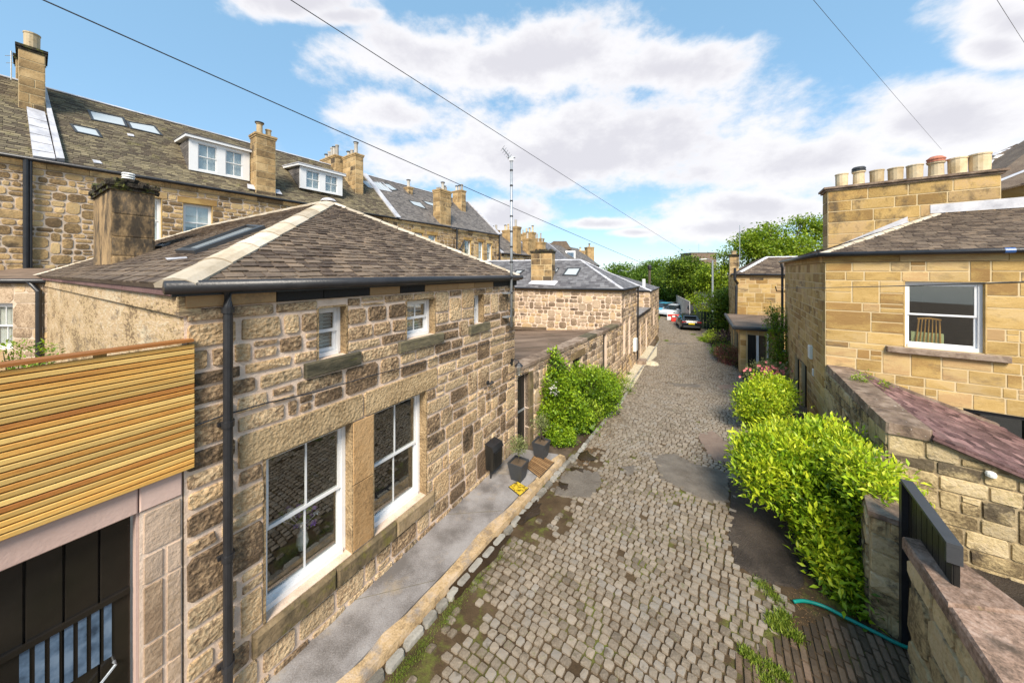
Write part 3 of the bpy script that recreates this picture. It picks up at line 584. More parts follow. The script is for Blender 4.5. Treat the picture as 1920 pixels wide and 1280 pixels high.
def edge_x(poly, y):
    for a, b in zip(poly, poly[1:]):
        if a.y <= y <= b.y: return a.x+(b.x-a.x)*(y-a.y)/(b.y-a.y)
    return poly[0].x if y < poly[0].y else poly[-1].x
roadpoly = [V(-2.6, .5, 0), V(-2.2, 2.6, 0)]+Lp+Rp[::-1]+[V(3.2, 2.6, 0), V(3.0, .5, 0)]
road_b = MB(); ylist = [0.5+.5*k for k in range(90)]
def road_l(y): return min(edge_x(Lp, y), 99)-.25
def road_r(y): return edge_x(Rp, y)+.9
for a, b in zip(ylist, ylist[1:]): road_b.add([V(road_l(a), a, g(a)), V(road_r(a), a, g(a)), V(road_r(b), b, g(b)), V(road_l(b), b, g(b))], [(0, 1, 2, 3)])
road = road_b.build('road', M_JOINT, kind='structure')
def gp(*pts): return [(G(*p).x, G(*p).y) for p in pts]
def wob(poly, amp=.05, n=4):        # ragged outline for worn patches
    out = []
    for i in range(len(poly)):
        p, q = poly[i], poly[(i+1) % len(poly)]
        for k in range(n): t = k/n; out.append((p[0]+(q[0]-p[0])*t+rnd.uniform(-amp, amp), p[1]+(q[1]-p[1])*t+rnd.uniform(-amp, amp)))
    return out
patches = [('tarmac_patch', M_TARM, gp((1225,856),(1262,850),(1300,870),(1368,888),(1366,938),(1335,942),(1240,898)), .06),
    ('tarmac_patch', M_TARM, gp((1055,890),(1080,880),(1125,888),(1128,908),(1105,936),(1040,926)), .08),
    ('tarmac_patch', M_TARM, gp((1166,876),(1190,872),(1196,884),(1178,892)), .05),
    ('reddish_patch', M_TARR, gp((1308,815),(1335,808),(1366,835),(1368,868),(1335,862)), .08),
    ('reddish_patch', M_TARR, gp((1345,722),(1385,720),(1385,728),(1350,730)), .1),
    ('tarmac_patch', M_TARM, gp((1252,718),(1312,721),(1316,727),(1268,725)), .1),
    ('tarmac_patch', M_TARM, gp((1250,643),(1290,643),(1286,646),(1252,646)), .1),
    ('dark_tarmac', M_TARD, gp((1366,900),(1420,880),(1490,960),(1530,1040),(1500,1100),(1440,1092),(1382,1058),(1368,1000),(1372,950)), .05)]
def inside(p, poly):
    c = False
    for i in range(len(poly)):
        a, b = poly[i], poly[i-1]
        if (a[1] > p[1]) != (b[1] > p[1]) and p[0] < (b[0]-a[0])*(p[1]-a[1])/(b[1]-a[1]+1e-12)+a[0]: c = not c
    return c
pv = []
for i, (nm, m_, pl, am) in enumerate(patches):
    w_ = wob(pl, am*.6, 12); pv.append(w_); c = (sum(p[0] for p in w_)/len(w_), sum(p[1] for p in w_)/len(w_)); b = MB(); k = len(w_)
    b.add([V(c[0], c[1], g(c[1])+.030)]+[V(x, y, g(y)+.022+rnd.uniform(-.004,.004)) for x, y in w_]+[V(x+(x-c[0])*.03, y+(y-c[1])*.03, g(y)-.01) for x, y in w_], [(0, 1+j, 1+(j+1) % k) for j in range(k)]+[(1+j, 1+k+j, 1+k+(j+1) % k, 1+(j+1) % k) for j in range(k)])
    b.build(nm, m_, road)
dpoly = [tuple(G(1375, 1235)[:2]), tuple(G(1400, 1330)[:2]), (3.2, 1.2), (4.7, 2.8), (5.2, 4.3), tuple(G(1545, 1155)[:2]), tuple(G(1500, 1170)[:2]), tuple(G(1440, 1205)[:2])]
pv.append(dpoly)
e1 = V(.545, .838, 0); e2 = V(.838, -.545, 0); setts = []
def sett_center(k, r):              # rows run across the lane and sag in shallow arcs
    q = k*.124; return q+.06*math.sin(r*1.1+q*.35)+.02*math.sin(r*2.7+q*.9)-.03*(r-1.5)**2*.5+.10*math.sin(q*.35+.8)*(r*.22)
k = -4
while k < 430:
    r = -3.2+rnd.random()*.15
    while r < 8.5:
        w_ = rnd.uniform(.102, .146); q = sett_center(k, r+w_/2); q2 = sett_center(k, r+w_/2+.05)
        base = V(-.6, 3.0, 0); c = base+e1*q+e2*(r+w_/2-1.0); y = c.y
        if 1.6 < y < 46 and edge_x(Lp, y) < c.x < edge_x(Rp, y):
            jx, jy = rnd.gauss(0, .05), rnd.gauss(0, .05); skip = any(inside((c.x+jx, c.y+jy), pl) for pl in pv); dl = c.x-edge_x(Lp, y); dr = edge_x(Rp, y)-c.x
            buried = (dl < .95 and y < 9 and rnd.random() < (1.15-dl) and math.sin(c.y*2.1+c.x)+rnd.uniform(-.6, .6) > -.3)
            if not skip and not buried and rnd.random() > .006:
                tl = (q2-q)/.05; uu = (e2+e1*tl).normalized(); vv = (e1-e2*tl*.3+e2*.12).normalized(); L_ = .054+rnd.uniform(-.005, .003); W_ = w_/2-.0075-rnd.random()*.005; tx, ty, sk = rnd.uniform(-.005, .005), rnd.uniform(-.005, .005), rnd.uniform(-.006, .003); cz = g(y); cut = rnd.uniform(.18, .38)
                rg = [(-1+cut, -1), (1-cut, -1), (1, -1+cut), (1, 1-cut), (1-cut, 1), (-1+cut, 1), (-1, 1-cut), (-1, -1+cut)]; P = []
                hh = [.029+sk+a*tx+b*ty+rnd.uniform(-.002, .002) for a, b in rg]; jj = [(rnd.uniform(-.006, .006), rnd.uniform(-.006, .006)) for _ in range(8)]
                for i, (a, b) in enumerate(rg): P.append(c+uu*(a*W_+jj[i][0])+vv*(b*L_+jj[i][1])+UP*(cz-.01))
                for i, (a, b) in enumerate(rg): P.append(c+uu*((a*W_+jj[i][0])*.955)+vv*((b*L_+jj[i][1])*.955)+UP*(cz+hh[i]-.006))
                P.append(c+UP*(cz+.0285+sk)); m = MB().add(P, [(i, (i+1) % 8, 8+(i+1) % 8, 8+i) for i in range(8)]+[(8+i, 8+(i+1) % 8, 16) for i in range(8)], (rnd.random(), rnd.random(), max(0, .9-dl*1.0) if y < 9 else 0)); setts.append(m)
        r += w_
    k += 1
pieces(setts, 'sett', M_SETT, road, 300, 'small_setts')
puddles = [gp((842,1100),(880,1050),(930,1010),(955,1008),(930,1050),(880,1100),(850,1130)), gp((955,985),(985,955),(1010,940),(1015,960),(985,985)), gp((1080,852),(1100,848),(1118,862),(1108,868),(1086,864)), gp((1072,878),(1096,880),(1094,886),(1074,884)), gp((1046,905),(1064,910),(1062,922),(1050,920))]
for pl in puddles:
    q = wob(pl, .05); k = len(q); c = (sum(p[0] for p in q)/k, sum(p[1] for p in q)/k); MB().add([V(c[0], c[1], g(c[1])+.05)]+[V(x, y, g(y)+.044) for x, y in q], [(0, 1+j, 1+(j+1) % k) for j in range(k)]).build('wet_patch', M_WET, road)

# ---- pavement in front of the near house
A1 = V(-3.24, 3.16, 0); B1 = V(.07, 8.65, 0); F1 = frame(A1, B1); u1, n1 = F1[1], -F1[3]
K0, K1 = G(690, 1280), G(1062, 864); kd = (K1-K0).normalized(); K0 = K0-kd*2.2; ks = V(kd.y, -kd.x, 0)     # ks points to the lane
pave = MB().prism([V(*(A1-u1*2.0)[:2], -.2), V(*(K0-ks*.22)[:2], -.2), V(*(K1-ks*.22-kd*.02)[:2], -.2), V(*(B1+n1*.0+u1*.1)[:2], -.2)], V(0, 0, .3)).build('pavement', M_PAVE, kind='structure')
tanb = MB(); kL = (K1-K0).length; prev = None
for i in range(25):
    p = K0+kd*(kL*i/24); j = rnd.uniform(-.03, .03)
    cur = [V(*(p-ks*(.22+j*1.3))[:2], .108), V(*(p-ks*(.02+abs(j)*.5))[:2], .104), V(*(p-ks*(.0))[:2], -.05)]
    if prev: tanb.add(prev+cur, [(0, 3, 4, 1), (1, 4, 5, 2)])
    prev = cur
tanb.build('tan_edging', M_TAN, pave)
ks_l = []; d = 0
while d < kL:
    w_ = rnd.uniform(.2, .34); c = K0+kd*(d+w_/2)+ks*(.075+rnd.uniform(-.01, .01)); fr = (c, kd, ks, UP.copy())
    ks_l.append(stone((c-UP*.0, kd, ks, UP.copy()), -w_/2, -.075, w_/2, .075, dep=.055, gap=.008, rough=.01, cut=.2)); d += w_
pieces(ks_l, 'kerb_stone', M_KERB, pave, 100)
for t in (.22, .45, .68, .86):
    a_, b_ = (A1-u1*2).lerp(B1, t), (K0-ks*.24).lerp(K1-ks*.24, t); MB().tube([V(a_.x, a_.y, .101), V(b_.x, b_.y, .101)], .004, 4).build('paving_joint', M_DARKST, pave)
# second kerb line further along the left edge of the lane
kb = []
for a, b in zip(Lp[3:8], Lp[4:9]):
    d = 0; L_ = (b-a).length; dd = (b-a).normalized(); s_ = V(dd.y, -dd.x, 0).normalized(); dd = V(dd.x, dd.y, 0).normalized()
    while d < L_-.1: w_ = rnd.uniform(.22, .4); c = a+dd*(d+w_/2); c.z = g(c.y)+.0; kb.append(stone((c, dd, s_, UP.copy()), -w_/2, -.07, w_/2, .07, dep=.05, gap=.01, rough=.012)); d += w_
pieces(kb, 'kerb_stone', M_KERB, road, 60, 'small_kerb_stones')
# moss and grass along the near gutter, tufts on the right
def tufts(name, pts, n, hgt, spread, matr=M_GRASS, lean=.5):
    P = []; 
    for _ in range(n):
        a = pts[rnd.randrange(len(pts))]; x, y = a[0]+rnd.gauss(0, spread), a[1]+rnd.gauss(0, spread); P.append((x, y, g(y)+.02))
    P = np.array(P); D = nr.normal(0, lean, (n, 3)); D[:, 2] = 1; v, t = leaves(P, D, hgt*nr.uniform(.4, 1.3, n), .16, 0); return leaf_obj(name, v, t, matr, None, kind='stuff')
gl = []
for i in range(90):
    t = rnd.random(); p = G(740, 1280).lerp(G(940, 1030), t); gl += [(p.x+rnd.gauss(0, .03), p.y+rnd.gauss(0, .04))]*(1 if rnd.random() < .8 else 3)
tufts('moss', gl, 6500, .022, .045)
tufts('moss', [tuple(G(*p)[:2]) for p in ((1440,1110),(1450,1120),(1430,1100),(1460,1130),(1420,1095))], 900, .045, .05)
tufts('grass', [tuple(G(*p)[:2]) for p in ((1450,1165),(1465,1175),(1480,1190),(1455,1180),(1470,1160),(1495,1200))], 1700, .075, .045)
tufts('grass', [tuple(G(*p)[:2]) for p in ((1420,1245),(1450,1260),(1470,1275),(1440,1280),(1400,1230))], 1500, .06, .045)
tufts('grass', [tuple(G(*p)[:2]) for p in ((1172,715),(1160,725),(1178,702),(1262,595),(1300,628),(1310,634),(1250,640))], 900, .12, .12)
tufts('weeds', [tuple(G(*p)[:2]) for p in ((1215,1160),(1230,1000),(1040,1080),(1300,1150),(980,1185),(1200,1080),(1320,1050),(1100,1010),(960,1200),(1180,1240),(1370,1190))], 500, .02, .06)
fl = [tuple(G(rnd.uniform(1085,1160), 0 or rnd.uniform(790, 850))[:2]) for _ in range(40)]
lf = [tuple(G(x, 905-(x-1060)*.98+rnd.uniform(-25, 5))[:2]) for x in [rnd.uniform(1085, 1160) for _ in range(60)]]
tufts('fallen_leaves', [p for p in lf], 420, .05, .08, M_MAT, 3)
tufts('fallen_leaves', [tuple(G(rnd.uniform(1480, 1530), rnd.uniform(1110, 1180))[:2]) for _ in range(60)], 260, .035, .05, M_MAT, 3)
strip(ccw(gp((1148,738),(1162,712),(1186,684),(1203,664),(1216,648),(1232,651),(1231,668),(1208,688),(1192,718),(1178,736))), .03, 'gravel_strip', M_GRAV, None, kind='structure')
# brick paving by the gate
bp = thing('brick_driveway', 'brown worn brick driveway fanning out beside the gate in the lower right', 'driveway', (3.4, 3.6, 0)); brs = []
o_ = G(1385, 1245); ua = V(.75, -.66, 0).normalized(); ub = V(.55, .835, 0)
MB().prism([V(*G(1380, 1225)[:2], .004), V(*G(1440, 1330)[:2], .004), V(4.9, 2.0, .004), V(5.25, 4.15, .004), V(*G(1500, 1135)[:2], .004)], V(0, 0, .008)).build('bedding', M_JOINT, bp)
for i in range(-4, 36):
    for j in range(-12, 12):
        c = o_+ua*(i*.088)+ub*(j*.225+(i % 2)*.11)
        if inside((c.x, c.y), dpoly): brs.append(stone((V(c.x, c.y, .0), ua, ub, UP.copy()), -.04, -.108, .04, .108, dep=.03+.006*rnd.random(), gap=.002, rough=.003, cut=.06))
pieces(brs, 'brick', M_BRICKP, bp, 260, 'small_bricks')

# ================================================================== NEAR HOUSE ON THE LEFT
h1 = thing('stone_house', 'near squared rubble stone house with hipped brown slate roof and two tall sash windows', 'house', (-3.24, 3.16, 0))
L1 = 6.41; ET = 4.54
big = [(.68, .80, 1.76, 2.71), (2.11, .80, 3.2, 2.71)]; small = [(1.28, 3.73, 1.67, 4.42), (2.75, 3.73, 3.42, 4.40), (4.62, 3.73, 4.98, 4.39)]
fixed = [(.42, 2.71, 3.48, 3.10), (1.76, .80, 2.11, 2.71), (.55, .50, 3.36, .80)]+[(a-.18, 3.53, c+.22, 3.73) for a, b, c, d in small]+[(0, 0, .001, .001)]
w1 = rubble(h1, F1, 0, L1, 0, ET, big+small, fixed, hr=(.17, .33), wr=(.26, .70), dep=.022, gap=.0155, rough=.013, cut=.09, limit=300)
def block(root, fr, a0, b0, a1, b1, dep, m, name, tone=None, bev=.01, n0=-.12): return MB().bbox(fr, a0, b0, a1, b1, n0, dep, tone or tones(), bev).build(name, m, root)
for a, c in ((.42, 1.93), (1.935, 3.48)):
    st = stone(F1, a, 2.715, c, 3.09, dep=.03, gap=.003, rough=.005, cut=.05); st.build('lintel', M_LINT, h1)
block(h1, F1, 1.77, .81, 2.10, 1.78, .02, M_ORSTONE, 'mullion'); block(h1, F1, 1.765, 1.79, 2.105, 2.705, .023, M_ORSTONE, 'mullion')
for a, c in ((.55, 1.5), (1.51, 2.5), (2.51, 3.36)): block(h1, F1, a, .52, c, .79, .075, M_MOSSSILL, 'window_sill', bev=.03, n0=-.2)
for (a, b, c, d) in small: block(h1, F1, a-.18, 3.54, c+.2, 3.725, .07, M_DARKST, 'window_sill', bev=.012, n0=-.2)
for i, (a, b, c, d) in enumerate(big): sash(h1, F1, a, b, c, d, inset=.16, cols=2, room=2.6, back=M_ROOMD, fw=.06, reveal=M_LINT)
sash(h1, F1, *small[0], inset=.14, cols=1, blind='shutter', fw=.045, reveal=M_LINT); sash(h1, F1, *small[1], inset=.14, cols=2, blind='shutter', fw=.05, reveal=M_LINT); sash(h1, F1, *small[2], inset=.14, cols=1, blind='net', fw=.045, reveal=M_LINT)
# flowers on the inner sill of the larger window
vz = thing('vase_of_flowers', 'purple and cream flowers in a pale vase behind the nearest large window', 'flowers', at(F1, 1.35, .93, -.55))
c0 = at(F1, 1.35, .93, -.55); MB().lathe(c0, [(.05, 0), (.08, .1), (.06, .22), (.03, .28), (.045, .33)], 14).build('vase', M_PLASTW, vz)
for mm, kk in ((M_PETALV, 16), (M_PETALW, 8), (M_SHRUB, 14)):
    fb = MB()
    for _ in range(kk):
        p = c0+V(rnd.gauss(0, .11), rnd.gauss(0, .1), rnd.uniform(.34, .62)); fb.tube([c0+V(0, 0, .3), p], .004, 4)
        for q in range(6): a = q*math.pi/3; fb.add([p, p+V(math.cos(a)*.035, math.sin(a)*.035, .02), p+V(math.cos(a+.5)*.05, math.sin(a+.5)*.05, .0), p+V(math.cos(a+1)*.035, math.sin(a+1)*.035, .02)], [(0, 1, 2, 3)])
    fb.build('petals' if mm != M_SHRUB else 'greenery', mm, vz)
# eaves course: blocks alternately sooty and bare, with gutter above
a = 0; EV = 4.72
while a < L1+.02:
    w_ = rnd.uniform(.5, .95); b_ = min(a+w_, L1+.04); block(h1, F1, a+.004, ET+.005, b_-.004, EV-.005, .05, M_BLACKST, 'eaves_stone', (rnd.choice([.0, .02, .1, .05, .95]), rnd.random(), 0), .006); a += w_
MB().bbox(F1, 0, EV, L1, EV+.03, -.3, .05).build('wall_plate', M_BLACKST, h1)
gutter(h1, [at(F1, -.16, EV+.035, .13), at(F1, L1+.14, EV+.035, .13)], .068)
MB().bbox(F1, -.1, EV-.055, L1+.1, EV-.002, .052, .085).build('fascia', M_BLACK, h1)
pipe(h1, [at(F1, .30, EV, .12), at(F1, .31, EV-.18, .10), at(F1, .31, .1, .10)], .042, collars=[at(F1, .31, z, .10) for z in (4.5, 3.3, 1.9, .75)])
for z in (3.3, 1.9, .75): MB().bbox(F1, .24, z-.02, .38, z+.02, .0, .06).build('pipe_bracket', M_BLACK, h1)
# side wall, rendered
SD = A1+n1*14; FS = frame(SD, A1)
sw = MB(); nx_ = 56; nz_ = 16; P = []
for j in range(nz_+1):
    for i in range(nx_+1):
        p = at(FS, 14*i/nx_, 4.45*j/nz_, 0); ed = i in (0, nx_) or j in (0, nz_); P.append(p+FS[3]*(0 if ed else rnd.uniform(0, .018)))
sw.add(P, [(j*(nx_+1)+i, j*(nx_+1)+i+1, (j+1)*(nx_+1)+i+1, (j+1)*(nx_+1)+i) for j in range(nz_) for i in range(nx_)])
sw.build('side_wall', M_HARL, h1); MB().bbox(FS, 0, .02, 13.97, 4.44, -.3, -.02).build('side_wall_core', M_HARL, h1)
a = 0
while a < 14: b_ = min(14.03, a+rnd.uniform(.9, 1.5)); block(h1, FS, a+.003, 4.47, b_-.003, 4.66, .05, M_HARL, 'eaves_stone', tones(), .008); a = b_
for i in range(7): MB().bbox(FS, i*2.0+.01, 4.665, i*2.0+1.99, 4.745, -.1, .10, tones(), .008).build('eaves_tile', M_SLATEP, h1)
MB().box(A1+u1*3.2+n1*13.9+UP*2.3, u1*3.18, n1*.1, UP*2.3).build('rear_wall', M_HARL, h1)
# closing face towards the next house
FB = frame(B1, B1+n1*14); rubble(h1, (FB[0], FB[1], FB[2], u1.copy()), 0, 14, 0, ET, wname='far_side_wall', limit=0, hr=(.25, .35), wr=(.4, .8))
ov = .14; z0_ = EV+.06; Ah = A1-u1*ov-n1*ov+UP*z0_; Bh = B1+u1*ov-n1*ov+UP*z0_; Dh = Ah+n1*(14+2*ov); Eh = Bh+n1*(14+2*ov)
half = (L1+2*ov)/2; RZ = 1.79; Ap = (Ah+Bh)/2+n1*half+UP*RZ; Rg = (Dh+Eh)/2-n1*half+UP*RZ
slate_roof(h1, [Ah, Bh, Ap], w=.165, e=.125, th=.013, jit=.03, limit=300, name='front_roof')
slate_roof(h1, [Dh, Ah, Ap, Rg], w=.18, e=.135, th=.011, limit=200, name='side_roof')
slate_roof(h1, [Bh, Eh, Rg, Ap], w=.4, e=.3, th=.011, limit=0, name='far_roof'); slate_roof(h1, [Eh, Dh, Rg], w=.4, e=.3, limit=0, name='rear_roof')
ridge_tiles(h1, Ah+(Ap-Ah)*.015, Ap, .165, .62, name='hip_tile'); ridge_tiles(h1, Bh+(Ap-Bh)*.015, Ap, .13, .40, name='hip_tile'); ridge_tiles(h1, Ap, Rg, .13, .5); ridge_tiles(h1, Dh, Rg, .13, .5, name='hip_tile')
MB().lathe(Ap+UP*.0, [(.17, 0), (.13, .05), (.05, .075), (.001, .08)], 10).build('lead_cap', M_LEAD, h1)
ns = (Ah-Dh).cross(Ap-Dh).normalized(); ns = ns if ns.z > 0 else -ns
skylight(h1, [hit(332, 476, Ah, ns), hit(369, 478, Ah, ns), hit(500, 430, Ah, ns), hit(468, 427, Ah, ns)], ns, .07, .07)
MB().prism([hit(x, y, Ah, ns)+ns*.02 for x, y in ((312,487),(352,485),(354,487),(316,490))], ns*.01).build('lead_flashing', M_LEAD, h1)
skylight(h1, [hit(288, 466, Ah, ns), hit(306, 465, Ah, ns), hit(322, 458, Ah, ns), hit(305, 458, Ah, ns)], ns, .05, .05)
Kc = V(-8.28, 6.6, 0); cc = Kc+n1*.97+u1*.31
c1 = chimney(h1, cc, n1, 1.95, .62, 4.7, 6.62, ms=M_CHIM2, cap=.16, capm=M_MOSSCAP, hr=(.4, .6), wr=(.5, 1.0), over=.07, mort=M_CHIM2)
rk = MB()
for _ in range(150):
    p = cc+n1*rnd.uniform(-1.03, 1.03)+u1*rnd.uniform(-.37, .37)+UP*(6.70+rnd.uniform(0, .14)); s_ = rnd.uniform(.03, .10); a_ = rnd.random()*6; rk.box(p, V(math.cos(a_), math.sin(a_), rnd.uniform(-.4, .4))*s_, V(-math.sin(a_), math.cos(a_), rnd.uniform(-.4, .4))*s_*.8, V(.2, .1, .9)*s_*rnd.uniform(.4, .9), tones())
rk.build('rough_flaunching', M_MOSSCAP, c1)
MB().prism([Kc-u1*.06-n1*.06+UP*4.83, Kc-u1*.06+n1*2+UP*4.83, Kc+u1*.75+n1*2+UP*5.25, Kc+u1*.75-n1*.06+UP*5.25], UP*.05).build('lead_flashing', M_LEAD, h1)
vt = cc+UP*6.95-n1*.5
for k in range(3): MB().lathe(vt+UP*(.05*k), [(.09, 0), (.11, .01), (.09, .04)], 10).build('vent_ring', M_PLASTW, c1)

# things fixed to or standing by the house
ae = thing('tv_aerial', 'tall grey banded aerial pole strapped to the far corner of the near house', 'aerial', at(F1, 5.98, 3.6, .16))
base = at(F1, 5.98, 3.5, .16); top = at(F1, 5.98, 7.85, .16); MB().tube([base, top], .034, 10).build('pole', M_GALV, ae, sm=True)
for k in range(9): MB().lathe(base.lerp(top, .2+k*.09), [(.04, -.02), (.04, .02)], 10).build('tape_band', M_BLACK, ae)
for z in (3.75, 4.35): MB().bbox(F1, 5.76, z, 6.0, z+.03, .0, .17).build('wall_bracket', M_GALV, ae)
hd = MB(); hd.tube([top-UP*.06, top+V(-.22, -.1, .18)], .012, 6); hd.tube([top-UP*.02+V(-.1, 0, 0), top-UP*.02+V(.1, 0, 0)], .02, 6); hd.box(top+V(0, 0, -.06), V(.05, 0, 0), V(0, .04, 0), V(0, 0, .05))
for k in range(5): c = (top-UP*.06).lerp(top+V(-.22, -.1, .18), .2+k*.2); hd.tube([c+V(-.05, .1, -.03), c+V(.05, -.1, .03)], .005, 4)
hd.build('antenna_head', M_GALV, ae)
cb = []; 
for i in range(13): t = i/12; p = at(F1, .35+t*6.0, 3.02+.42*t-.05*math.sin(math.pi*t*3)**2, .055); cb.append(p)
cpts = [(365,798),(420,778),(500,755),(590,735),(700,703),(790,680),(870,655),(965,628)]
cb = [hit(x, y, F1[0]+F1[3]*.05, F1[3]) for x, y in cpts]
MB().tube(cb, .008, 5).build('wall_cable', M_BLACK, None, label='thin black cable pinned across the front of the near house', cat='cable', loc=cb[0])
def lantern():
    p = at(F1, 6.22, 2.52, 0); t = thing('wall_lantern', 'black wall lantern with glass sides beside the black door', 'lantern', p); n_ = F1[3]
    MB().box(p+n_*.015, F1[1]*.05, UP*.09, n_*.015).build('back_plate', M_BLACK, t)
    MB().tube([p+n_*.02+UP*.02, p+n_*.12+UP*.10, p+n_*.22+UP*.06, p+n_*.24], .011, 6).build('arm', M_BLACK, t)
    c = p+n_*.24-UP*.3; MB().lathe(c, [(.05, 0), (.085, .22)], 6, cap=False).build('glass', M_GLASS, t)
    MB().lathe(c+UP*.22, [(.12, 0), (.11, .02), (.05, .08), (.015, .10), (.01, .13)], 6).build('roof_cap', M_BLACK, t); MB().lathe(c, [(.02, -.03), (.055, -.005), (.055, .0)], 6).build('base_cap', M_BLACK, t)
lantern()
def spot():
    p = at(F1, 5.12, 2.30, 0); t = thing('security_light', 'small black sensor light on the wall left of the lantern', 'security light', p); n_ = F1[3]
    MB().tube([p, p+n_*.05], .05, 10).build('base', M_BLACK, t); MB().tube([p+n_*.05, p+n_*.10-UP*.02, p+n_*.14+F1[1]*.06+UP*.03], [.02, .03, .045], 10).build('head', M_BLACK, t)
spot()
def postbox():
    a0, d = on(F1, 926, 880, .15)[0], 0; c = at(F1, a0, 0, .15); t = thing('post_box', 'black metal post box on a leg against the near house wall', 'post box', c); f = (c, F1[1], UP.copy(), F1[3])
    o, u, v, n = f; pr = [(-.10, .33), (.10, .33), (.12, .78), (.08, .86), (-.12, .90)]
    MB().prism([o+n*a+v*b-u*.19 for a, b in pr], u*.38, tones()).build('body', M_BLACKW, t); MB().prism([o+n*a+v*b-u*.2 for a, b in ((.125, .77), (.14, .77), (.095, .875), (-.12, .915), (-.12, .902), (.082, .862))], u*.4, tones()).build('lid', M_BLACK, t)
    MB().box(o+v*.22-n*.02-u*.1, u*.015, v*.12, n*.015).build('leg', M_BLACK, t); MB().box(o+v*.72+n*.123, u*.12, v*.01, n*.008).build('slot', M_RUBBER, t)
postbox()
PZ = .1
def planter(px, py, label, s=.19, h=.40):
    c = G(px, py, PZ); c.z = PZ; t = thing('planter', label, 'planter', c, None); u, n = F1[1], F1[3]
    def ring(r, z): return [c+u*(a*r)+n*(b*r)+UP*z for a, b in ((-1, -1), (1, -1), (1, 1), (-1, 1))]
    P = ring(s*.66, 0)+ring(s, h)+ring(s*.88, h)+ring(s*.85, h-.05); fs = [(3, 2, 1, 0)]
    for k in (0, 4, 8):
        for i in range(4): j = (i+1) % 4; fs.append((k+i, k+j, k+4+j, k+4+i))
    MB().add(P, fs).build('pot', M_DGREY, t); MB().add(ring(s*.85, h-.045), [(0, 1, 2, 3)]).build('soil', M_BRICKP, t); return c+UP*(h-.05)
c = planter(972, 896, 'dark square tapered planter between the post box and the striped doormat')
sh = bush('olive_shrub', 'small yellow green standard shrub growing in the planter by the post box', 'shrub', c, [(c.x, c.y, c.z+.42, .17, .17, .15)], M_OLIVE, .05, 900, clump=6, stems=False, shell=.8); MB().tube([c, c+V(.01, 0, .2), c+V(0, 0, .42)], .012, 6).build('stem', M_BARK, sh)
c = planter(1015, 856, 'dark square tapered planter beyond the doormat at the foot of the climber')
sh = bush('flowering_shrub', 'small straggly shrub with pink buds in the planter beyond the doormat', 'shrub', c, [(c.x, c.y, c.z+.5, .22, .22, .2)], M_OLIVE, .05, 700, clump=5, stems=True, shell=.9)
def mat_on(px4, name, label, cat, z=.102):
    P = [G(x, y, PZ) for x, y in px4]; P = [V(p.x, p.y, z) for p in P]; t = thing(name, label, cat, P[0]); return P, t
P, t = mat_on(((985,876),(1012,897),(1040,868),(1005,851)), 'doormat', 'large ribbed brown and black doormat in front of the black door', 'doormat')
MB().prism(P, V(0, 0, .012)).build('rubber_base', M_RUBBER, t)
for k in range(13):
    s0, s1 = (k+.18)/13, (k+.8)/13; q = [P[0].lerp(P[3], s0), P[1].lerp(P[2], s0), P[1].lerp(P[2], s1), P[0].lerp(P[3], s1)]; c = sum(q, V(0, 0, 0))/4; q = [p+(c-p)*.05+UP*.012 for p in q]; MB().prism(q, V(0, 0, .01), tones()).build('rib', M_MAT, t)
P, t = mat_on(((953,913),(970,903),(992,916),(975,931)), 'doormat', 'small yellow and black patterned mat on the grey paving', 'doormat')
MB().prism(P, V(0, 0, .012)).build('rubber_base', M_RUBBER, t); M_YEL = mat('yellow_pattern', [(.10,.07,.01),(.60,.40,.02),(.62,.46,.04)], scale=22, nk=1.6, vt=False, bump=.3, bscale=80)
c = sum(P, V(0, 0, 0))/4; MB().prism([p+(c-p)*.09+UP*.012 for p in P], V(0, 0, .008)).build('pile', M_YEL, t)

# ---- garage with pink stone surround, timber screen above
ga = thing('garage', 'garage with pink dressed stone surround and glossy black boarded doors', 'garage', (-3.6, 2.6, 0))
block(ga, F1, -3.2, 2.72, -.30, 2.96, .02, M_PINK, 'lintel'); block(ga, F1, -.293, 2.72, -.015, 2.96, .022, M_PINK, 'lintel')
z = 0
jl = []
for hh in (.42, .25, .5, .3, .55, .28, .40): 
    z1 = min(2.71, z+hh); k = rnd.random()
    if k < .5: jl.append(stone(F1, -.28, z, -.01, z1, .012, .005, .003, .03))
    else: jl += [stone(F1, -.28, z, -.13, z1, .012, .005, .003, .03), stone(F1, -.13, z, -.01, z1, .014, .005, .003, .03)]
    z = z1
MB().bbox(F1, -.29, 0, -.012, 2.71, -.5, 0).build('jamb', M_MORT, ga); pieces(jl, 'jamb_stone', M_JAMB, ga, 50)
MB().bbox(F1, -.31, 0, -.292, 2.71, -.12, -.01).build('door_frame', M_PINK, ga)
nb = 16
for i in range(nb):
    a0 = -3.2+i*2.88/nb; MB().bbox(F1, a0+.004, 1.112, a0+2.88/nb-.004, 2.70, -.16, -.125, tones(), .006).build('door_board', M_GLOSS, ga); MB().bbox(F1, a0+.004, .05, a0+2.88/nb-.004, 1.05, -.16, -.125, tones(), .006).build('door_board', M_GLOSS, ga)
M_BPANE = mat('blue_grey_glazing', [(.03,.05,.08),(.09,.14,.21),(.16,.22,.30)], scale=5, nk=1.2, vt=False, bump=.1, bscale=8, rough=.15, spec=.7)
pa0, pz1 = on(F1, 212, 1122, -.15); pa1, _ = on(F1, 30, 1200, -.15); pz0 = on(F1, 212, 1222, -.15)[1]
for i in range(7): a0 = pa1+(pa0-pa1)*i/7; MB().bbox(F1, a0+.012, pz0, a0+(pa0-pa1)/7-.012, pz1, -.122, -.117).build('pane', M_BPANE, ga)
